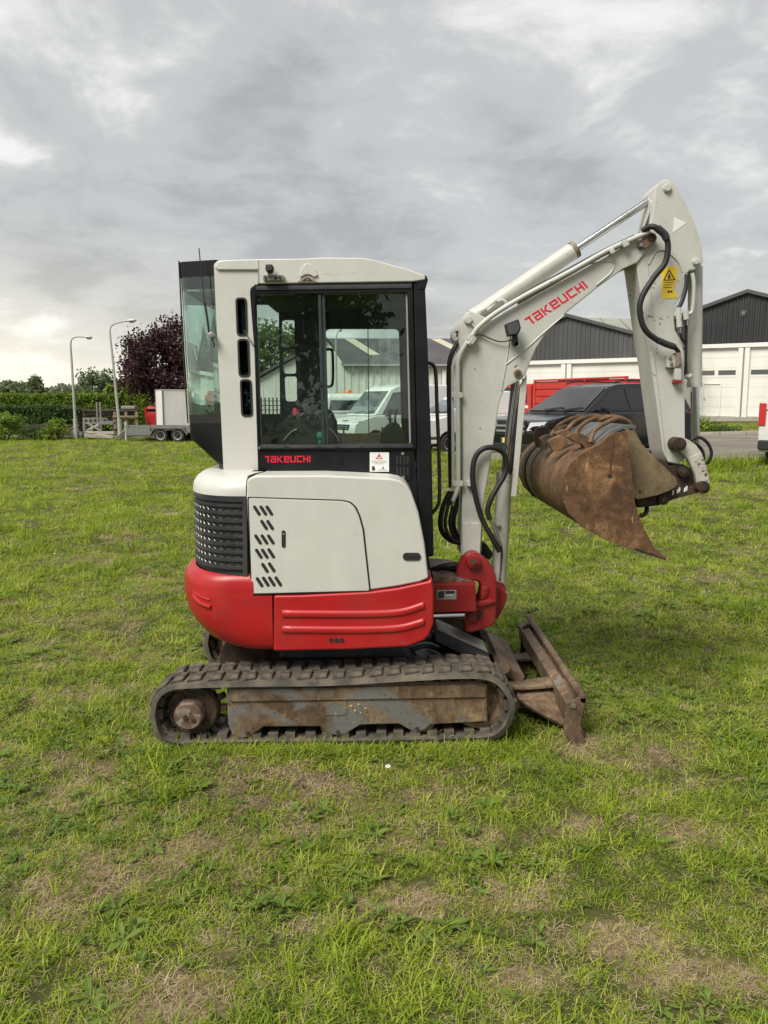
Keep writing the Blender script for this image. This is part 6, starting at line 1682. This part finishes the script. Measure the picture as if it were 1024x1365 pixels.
pxbox('rack_cover', 161, 541, 180, 545.5, 41.2, 41.8, PALEM, r, .05)
for x in (152, 167, 181): pxbox('rack_strut', x, 549, x + 2.4, 572, 40.85, 40.93, WOOD, r)
pxbox('rack_beam', 150, 554, 184, 556.5, 40.75, 40.84, WOOD, r)
r = pile('pale_grid', 'white steel grid panel leaning in the yard clutter beside the shorter lamp', 'grid', 126, 39)
for y in (557, 563): pxbox('grid_rail', 110, y, 143, y + 2.2, 39.0, 39.08, PALEM, r)
for k in range(6): pxbox('grid_bar', 110.5 + k * 6.2, 559.4, 113 + k * 6.2, 562.8, 39.0, 39.08, PALEM, r)
for x in (111, 121): pxbox('grid_leg', x, 565.4, x + 2.2, 583, 39.0, 39.08, PALEM, r)
for a, b in ((129, 'left'), (133.3, 'right')):
    r = pile('pale_pole', 'pale upright pole in the yard clutter, the %s one of a pair' % b, 'pole', a, 38.6)
    r['group'] = 'pair of pale poles'
    q = P(a, 536, 38.6); MB().cyl((q.x, 38.6, gz(q.x, 38.6) - .1), (q.x, 38.6, q.z), .045, 10).build('pole_tube', PALEM, r)
    MB().box(q.x - .1, q.x + .1, 38.5, 38.7, gz(q.x, 38.6) - .05, gz(q.x, 38.6) + .03).build('pole_foot', PALEM, r)
r = pile('scissor_frame', 'low frame of crossed pale struts below the pair of poles', 'frame', 130, 38.2)
for a, b, c, d in ((116, 574, 134, 564), (116, 564, 134, 574), (120, 573, 140, 563)):
    w0, w1 = P(a, b, 38.2), P(c, d, 38.2); MB().tube([w0, w1], .04, 6).build('strut', PALEM, r)
pxbox('base_beam', 114, 575, 152, 579, 38.1, 38.4, CONC, r)
pxbox('top_beam', 131, 562, 151, 566, 38.1, 38.5, GALV, r)
r = pile('profile_pile', 'low dark pile of steel profiles on the ground under the hedge, far left', 'steel pile', 60, 40)
for k in range(7): pxbox('steel_profile', 26 + 4 * (k % 3), 566.5 + k * 1.9, 98 - 5 * (k % 2), 568 + k * 1.9, 40 - .08 * k, 40.5, STEELK if k % 3 else RUSTD, r)
r = pile('concrete_wedge', 'grey concrete wedge block beside the shorter street lamp', 'concrete block', 94, 38.3)
part('wedge', [(86, 581), (87, 577), (99, 568), (103, 581)], 38.2, 38.7, CONC, r, .02); part('wedge_lip', [(86, 576), (99, 567), (99.3, 568), (86.8, 577)], 38.15, 38.75, CONC, r, .004)
r = pile('steel_drum', 'pale blue-grey steel drum beside the shorter street lamp', 'drum', 107, 38.2)
q = P(107, 569, 38.2); MB().ring((q.x, 38.2, gz(q.x, 38.2)), (0, 0, 1), [(0, 0), (.15, 0), (.155, .2), (.162, .21), (.155, .22), (.15, .36), (.14, .38), (0, .37)], 20).build('drum_shell', GALV, r)
r = pile('sloped_slab', 'grey sloped concrete slab on the ground in front of the crossed struts', 'concrete slab', 118, 37.8)
part('slab', [(112, 583), (113, 576), (122, 578), (150, 582), (150, 585)], 37.6, 38.2, CONC, r, .02); part('slab_edge', [(112.5, 576), (113.3, 574.8), (124, 577.6), (122, 578.2)], 37.58, 38.22, CONC, r, .004)
r = pile('wire_fence', 'wire mesh fence panel before the white gable, seen through the cab', 'fence panel', 358, 40)
for k in range(6): pxbox('mesh_wire', 343 + k * 5.2, 530, 344 + k * 5.2, 575, 40.0, 40.03, STEELK, r, 0)
for k in range(5): pxbox('mesh_rail', 340, 534 + k * 6, 374, 535 + k * 6, 39.97, 40.0, STEELK, r, 0)
ORG = Vector((0, 0, 0))
# ------------------------------------------------------------------ grass, straw and weeds, scattered as instances of tufts
def bladeset(n, h, w, spread, lean, r, flat=0.0, hue=(.2, .8), curl=.5):
    V, Fc, hu = [], [], []
    for _ in range(n):
        a = r.uniform(0, 6.283); d = abs(r.normal(0, spread)); b0 = r.uniform(0, 6.283)
        bx, by = d * math.cos(b0), d * math.sin(b0)
        L = h * r.uniform(.55, 1.35); le = abs(r.normal(lean, .25)); le = min(le, 1.45)
        if r.uniform() < flat: le = r.uniform(1.25, 1.55)
        ww = w * r.uniform(.6, 1.3)
        dx, dy = math.cos(a), math.sin(a); px_, py_ = -dy, dx
        pts = []; x, y, z = bx, by, -.012
        ang = le * .45
        for k, s in enumerate((.0, .4, .35, .25)):
            x += dx * math.sin(ang) * L * s; y += dy * math.sin(ang) * L * s; z += math.cos(ang) * L * s
            z = max(z, .004 if k else -.012)
            pts.append((x, y, z)); ang += le * curl
        n0 = len(V)
        for k, q in enumerate((1, .95, .7)):
            x, y, z = pts[k]; V += [(x - px_ * ww * q / 2, y - py_ * ww * q / 2, z), (x + px_ * ww * q / 2, y + py_ * ww * q / 2, z)]
        V.append(pts[3])
        Fc += [(n0, n0 + 1, n0 + 3, n0 + 2), (n0 + 2, n0 + 3, n0 + 5, n0 + 4), (n0 + 4, n0 + 5, n0 + 6)]
        hu += [np.clip(r.uniform(*hue), 0, 1)] * 7
    return V, Fc, hu
def leafset(n, size, r, hue=(.3, .9), rise=.5, lobes=True):
    V, Fc, hu = [], [], []
    for k in range(n):
        a = 6.283 * k / n + r.normal(0, .3); L = size * r.uniform(.6, 1.2); w = L * r.uniform(.28, .42); up = r.uniform(.15, rise)
        dx, dy = math.cos(a), math.sin(a); px_, py_ = -dy, dx
        sec = [(0, .08), (.25, .55), (.5, 1.0), (.75, .8), (1.0, .06)]
        n0 = len(V); h_ = hue[0] + (hue[1] - hue[0]) * r.uniform()
        for s, q in sec:
            z = .01 + L * up * math.sin(s * 2.2) * .9
            for e_ in (-1, 0, 1):
                V.append((dx * s * L + px_ * e_ * q * w / 2, dy * s * L + py_ * e_ * q * w / 2, z - (0 if e_ else .12 * w * q)))
                hu.append(h_)
        for i in range(4):
            for j in range(2):
                b = n0 + i * 3 + j; Fc.append((b, b + 1, b + 4, b + 3))
    return V, Fc, hu
def grassmat(name, cols, trans, rough=.55):
    t = NT(name)
    at = t.n('ShaderNodeAttribute', attribute_name='hue')
    oi = t.n('ShaderNodeObjectInfo')
    v = t.math('ADD', t.math('MULTIPLY', at.outputs['Fac'], .62), t.math('MULTIPLY', oi.outputs['Random'], .38))
    # broad patches of fresher and duller lawn
    bn = t.math('ADD', t.math('MULTIPLY', t.noise(.55, 4, .6, vec=t.pos()), .45), t.math('MULTIPLY', t.noise(4.5, 4, .6, vec=t.pos()), .55))
    v = t.math('ADD', v, t.math('MULTIPLY', t.math('SUBTRACT', bn, .5), 1.3), clamp=True)
    c = t.ramp(v, [(k / (len(cols) - 1), q) for k, q in enumerate(cols)])
    d = t.bsdf(c, rough, 0, None, .25)
    tl = t.n('ShaderNodeBsdfTranslucent'); t.t.links.new(t.mix(1.0, c, (1.2, 1.25, .6), 'MULTIPLY'), tl.inputs[0])
    mx = t.n('ShaderNodeMixShader'); mx.inputs[0].default_value = trans
    t.t.links.new(d, mx.inputs[1]); t.t.links.new(tl.outputs[0], mx.inputs[2])
    return t.done(mx.outputs[0])
GREEN = grassmat('grass_blades', [(.066, .115, .011), (.155, .240, .020), (.275, .360, .034), (.405, .455, .065), (.54, .52, .17)], .42)
STRAW = grassmat('dry_straw', [(.17, .13, .07), (.32, .25, .14), (.46, .375, .225), (.60, .51, .34)], .2, .8)
WEED = grassmat('weed_leaves', [(.05, .10, .014), (.09, .155, .022), (.135, .205, .035), (.19, .25, .06)], .3, .45)
CLOD = grassmat('earth_clods', [(.05, .036, .024), (.085, .063, .042), (.13, .10, .068)], 0.0, .95)
PETAL = grassmat('daisy_petals', [(.7, .7, .66), (.8, .8, .76)], .2)
TUFT = bpy.data.collections.new('grass_tufts')
kinds = []
def addk(data, mat):
    V, Fc, hu = data
    me = bpy.data.meshes.new('grass_tuft'); me.from_pydata([tuple(map(float, v)) for v in V], [], Fc)
    a = me.attributes.new('hue', 'FLOAT', 'POINT'); a.data.foreach_set('value', np.asarray(hu, dtype=np.float32))
    me.materials.append(mat)
    o = bpy.data.objects.new('grass_tuft_%02d' % len(kinds), me); TUFT.objects.link(o); kinds.append(o)
    return len(kinds) - 1
R = np.random.default_rng(5)
K_SHORT = [addk(bladeset(30, .046, .0036, .045, .85, R, .2), GREEN) for _ in range(3)]
K_MID = [addk(bladeset(24, .070, .0040, .040, .85, R, .12), GREEN) for _ in range(3)]
K_TALL = [addk(bladeset(14, .105, .0048, .026, .7, R, 0, (.05, .6)), GREEN) for _ in range(2)]
K_STRAW = [addk(bladeset(34, .065, .0026, .06, 1.3, R, .7), STRAW) for _ in range(3)]
K_WISP = [addk(bladeset(9, .085, .0024, .03, 1.0, R, .3), STRAW) for _ in range(2)]
K_WEED = [addk(leafset(6, .060, R), WEED), addk(leafset(4, .045, R, (.4, 1), .9), WEED), addk(leafset(8, .038, R, (.2, .8), 1.1), WEED)]
def clod(n, s):
    V, Fc, hu = [], [], []
    for _ in range(n):
        c = R.normal(0, .03, 3); c[2] = abs(c[2]) * .15; r_ = s * R.uniform(.4, 1.2); n0 = len(V)
        ico = [(0, 0, 1), (.9, 0, .1), (.1, .9, -.1), (-.9, .1, .1), (0, -.9, -.05), (0, 0, -1)]
        for p in ico: V.append(tuple(c + np.array(p) * r_ * R.uniform(.6, 1.2)))
        for i in range(4):
            j = (i + 1) % 4; Fc += [(n0, n0 + 1 + i, n0 + 1 + j), (n0 + 5, n0 + 1 + j, n0 + 1 + i)]
        hu += [R.uniform()] * 6
    return V, Fc, hu
K_CLOD = [addk(clod(9, .010), CLOD), addk(clod(5, .018), CLOD)]
def daisy():
    V, Fc, hu = [], [], []
    for k in range(8):
        a = 6.283 * k / 8; n0 = len(V)
        V += [(0, 0, .05), (.010 * math.cos(a - .3), .010 * math.sin(a - .3), .052), (.013 * math.cos(a), .013 * math.sin(a), .05), (.010 * math.cos(a + .3), .010 * math.sin(a + .3), .052)]
        Fc.append((n0, n0 + 1, n0 + 2, n0 + 3)); hu += [.5] * 4
    return V, Fc, hu
K_DAISY = [addk(daisy(), PETAL)]

def scatter(name, x, y, kind, scale, label=None):
    n = len(x)
    z = ground_h(x, y)
    V = np.stack([x, y, z], 1)
    me = bpy.data.meshes.new(name); me.vertices.add(n); me.vertices.foreach_set('co', V.astype(np.float32).ravel())
    a = me.attributes.new('kind', 'INT', 'POINT'); a.data.foreach_set('value', kind.astype(np.int32))
    a = me.attributes.new('scl', 'FLOAT', 'POINT'); a.data.foreach_set('value', scale.astype(np.float32))
    rot = np.stack([R.normal(0, .12, n), R.normal(0, .12, n), R.uniform(0, 6.283, n)], 1).astype(np.float32)
    a = me.attributes.new('rot', 'FLOAT_VECTOR', 'POINT'); a.data.foreach_set('vector', rot.ravel())
    o = bpy.data.objects.new(name, me); link(o); o['kind'] = 'stuff'
    if label: o['label'] = label
    ng = bpy.data.node_groups.new(name, 'GeometryNodeTree')
    ng.interface.new_socket('Geometry', in_out='INPUT', socket_type='NodeSocketGeometry')
    ng.interface.new_socket('Geometry', in_out='OUTPUT', socket_type='NodeSocketGeometry')
    N = ng.nodes.new
    gi, go = N('NodeGroupInput'), N('NodeGroupOutput')
    iop = N('GeometryNodeInstanceOnPoints'); ci = N('GeometryNodeCollectionInfo')
    ci.inputs['Collection'].default_value = TUFT; ci.inputs['Separate Children'].default_value = True; ci.inputs['Reset Children'].default_value = True
    def na(nm, ty):
        q = N('GeometryNodeInputNamedAttribute'); q.data_type = ty; q.inputs['Name'].default_value = nm
        return [s for s in q.outputs if s.name == 'Attribute' and s.enabled][0]
    L = ng.links.new
    L(gi.outputs[0], iop.inputs['Points']); L(ci.outputs[0], iop.inputs['Instance'])
    iop.inputs['Pick Instance'].default_value = True
    L(na('kind', 'INT'), iop.inputs['Instance Index'])
    e2r = N('FunctionNodeEulerToRotation'); L(na('rot', 'FLOAT_VECTOR'), e2r.inputs[0]); L(e2r.outputs[0], iop.inputs['Rotation'])
    L(na('scl', 'FLOAT'), iop.inputs['Scale'])
    L(iop.outputs[0], go.inputs[0])
    md = o.modifiers.new('scatter', 'NODES'); md.node_group = ng
    return o
def ring_pts(d0, d1, dens):
    """random points in front of the camera between depths d0 and d1, a margin wider than the picture"""
    wmax = .55 * d1 + 1.3
    n = int((d1 - d0) * 2 * wmax * dens)
    y = R.uniform(d0, d1, n); x = R.uniform(-wmax, wmax, n)
    k = np.abs(x) < .55 * y + 1.3
    return x[k], y[k]
def tracks(x, y):
    """ground pressed under the two crawler tracks"""
    return ((np.abs(y - 3.92) < .14) | (np.abs(y - 5.12) < .14)) & (x > -1.12) & (x < .62)
X_all, Y_all, K_all, S_all = [], [], [], []
for d0, d1, dens, sc0 in ((1.5, 3.2, 950, .72), (3.2, 5.5, 720, .80), (5.5, 9, 300, 1.08), (9, 15, 95, 1.55), (15, 24, 38, 2.1), (24, 40, 16, 2.6)):
    x, y = ring_pts(d0, d1, dens)
    dr = dryness(x, y); dk = darksoil(x, y); n = len(x); u = R.uniform(0, 1, n); v = R.uniform(0, 1, n)
    cl = fbm(x * 1.7, y * 1.7, 201, 4)                       # taller and shorter clumps
    pk = lambda ks: np.array(ks)[R.integers(0, len(ks), n)]
    kind = np.where(cl > .58, np.where(v < .45, pk(K_MID), np.where(v < .60, pk(K_TALL), pk(K_SHORT))), np.where(v < .25, pk(K_MID), np.where(v < .275, pk(K_TALL), pk(K_SHORT))))
    wd = fbm(x * 1.1 + 9, y * 1.1, 301, 4)
    near = np.clip((10 - y) / 5, 0, 1)
    weed = (u < np.clip((wd - .47) * 1.8, 0.015, .17) * near) & (dr < .5)
    kind = np.where(weed, pk(K_WEED), kind)
    straw = R.uniform(0, 1, n) < .15 + .10 * np.clip(fbm(x * 3.1, y * 3.1, 91, 3) * 2 - .6, 0, 1) + dr * .74
    kind = np.where(straw, np.where(R.uniform(0, 1, n) < .78, pk(K_STRAW), pk(K_WISP)), kind)
    kind = np.where((R.uniform(0, 1, n) < dr * dk * .10) & (y < 9), pk(K_CLOD), kind)
    kind = np.where((R.uniform(0, 1, n) < .0002) & (y < 16) & (dr < .2), K_DAISY[0], kind)
    scale = sc0 * R.uniform(.7, 1.3, n) * np.where(straw, .95, .80 + .55 * cl)
    drop = (R.uniform(0, 1, n) < np.clip(dr * .10 + dk * dr * .55, 0, .85)) | tracks(x, y) | ((y > yard_near(x) - .1) & (y < yard_far(x) + .2))
    # keep clear of the parked machine
    keep = ~drop
    X_all.append(x[keep]); Y_all.append(y[keep]); K_all.append(kind[keep]); S_all.append(scale[keep])
# thinner turf outside the picture's field of view
for d0, d1, dens, sc0 in ((.5, 9, 34, 1.9), (9, 20, 14, 2.6), (20, 40, 5, 3.6)):
    wm = 1.15 * d1 + 5; n = int((d1 - d0) * 2 * wm * dens); y = R.uniform(d0, d1, n); x = R.uniform(-wm, wm, n)
    k = (np.abs(x) > .55 * y + 1.2) & (np.abs(x) < 1.15 * y + 5) & ~((y > yard_near(x) - .1) & (y < yard_far(x) + .2)) | ((y < 1.5) & (np.abs(x) < 3)); x, y = x[k], y[k]; n = len(x)
    X_all.append(x); Y_all.append(y); K_all.append(np.where(R.uniform(0, 1, n) < .2, np.array(K_STRAW)[R.integers(0, 3, n)], np.array(K_SHORT + K_MID)[R.integers(0, 6, n)])); S_all.append(sc0 * R.uniform(.7, 1.3, n))
# ragged, longer grass along the edge of the yard and round the trailer
xe_ = R.uniform(-22, 16, 5200); ye_ = yard_near(xe_) - np.abs(R.normal(0, .45, 5200))
X_all.append(xe_); Y_all.append(ye_); K_all.append(np.where(R.uniform(0, 1, 5200) < .6, np.array(K_TALL)[R.integers(0, 2, 5200)], np.array(K_WISP)[R.integers(0, 2, 5200)])); S_all.append(R.uniform(1.2, 2.6, 5200) * np.where(xe_ > 4, 1.5, 1.0))
xv = R.uniform(9, 24, 2600); yv = yard_far(xv) + R.uniform(.25, 3.2, 2600)
X_all.append(xv); Y_all.append(yv); K_all.append(np.where(R.uniform(0, 1, 2600) < .35, np.array(K_WISP)[R.integers(0, 2, 2600)], np.array(K_STRAW)[R.integers(0, 3, 2600)])); S_all.append(R.uniform(1.0, 3.0, 2600))
# tall wisps against the tracks and a straw heap caught on the blade
xt = R.uniform(-1.15, .66, 420); yt = 3.74 - np.abs(R.normal(0, .05, 420))
X_all.append(xt); Y_all.append(yt); K_all.append(np.where(R.uniform(0, 1, 420) < .8, np.array(K_MID)[R.integers(0, 3, 420)], np.array(K_WISP)[R.integers(0, 2, 420)])); S_all.append(R.uniform(.6, 1.15, 420))
c = G(772, 992)
X_all.append(c.x + R.normal(0, .06, 60)); Y_all.append(c.y + R.normal(-.02, .05, 60)); K_all.append(np.array(K_WISP + K_STRAW)[R.integers(0, 5, 60)]); S_all.append(R.uniform(.8, 1.4, 60))
Xg, Yg, Kg, Sg = map(np.concatenate, (X_all, Y_all, K_all, S_all))
scatter('grass', Xg, Yg, Kg, Sg)
print('tufts', len(Xg), 'objects', len(bpy.data.objects), 'tris', sum(len(m.polygons) for m in bpy.data.meshes))
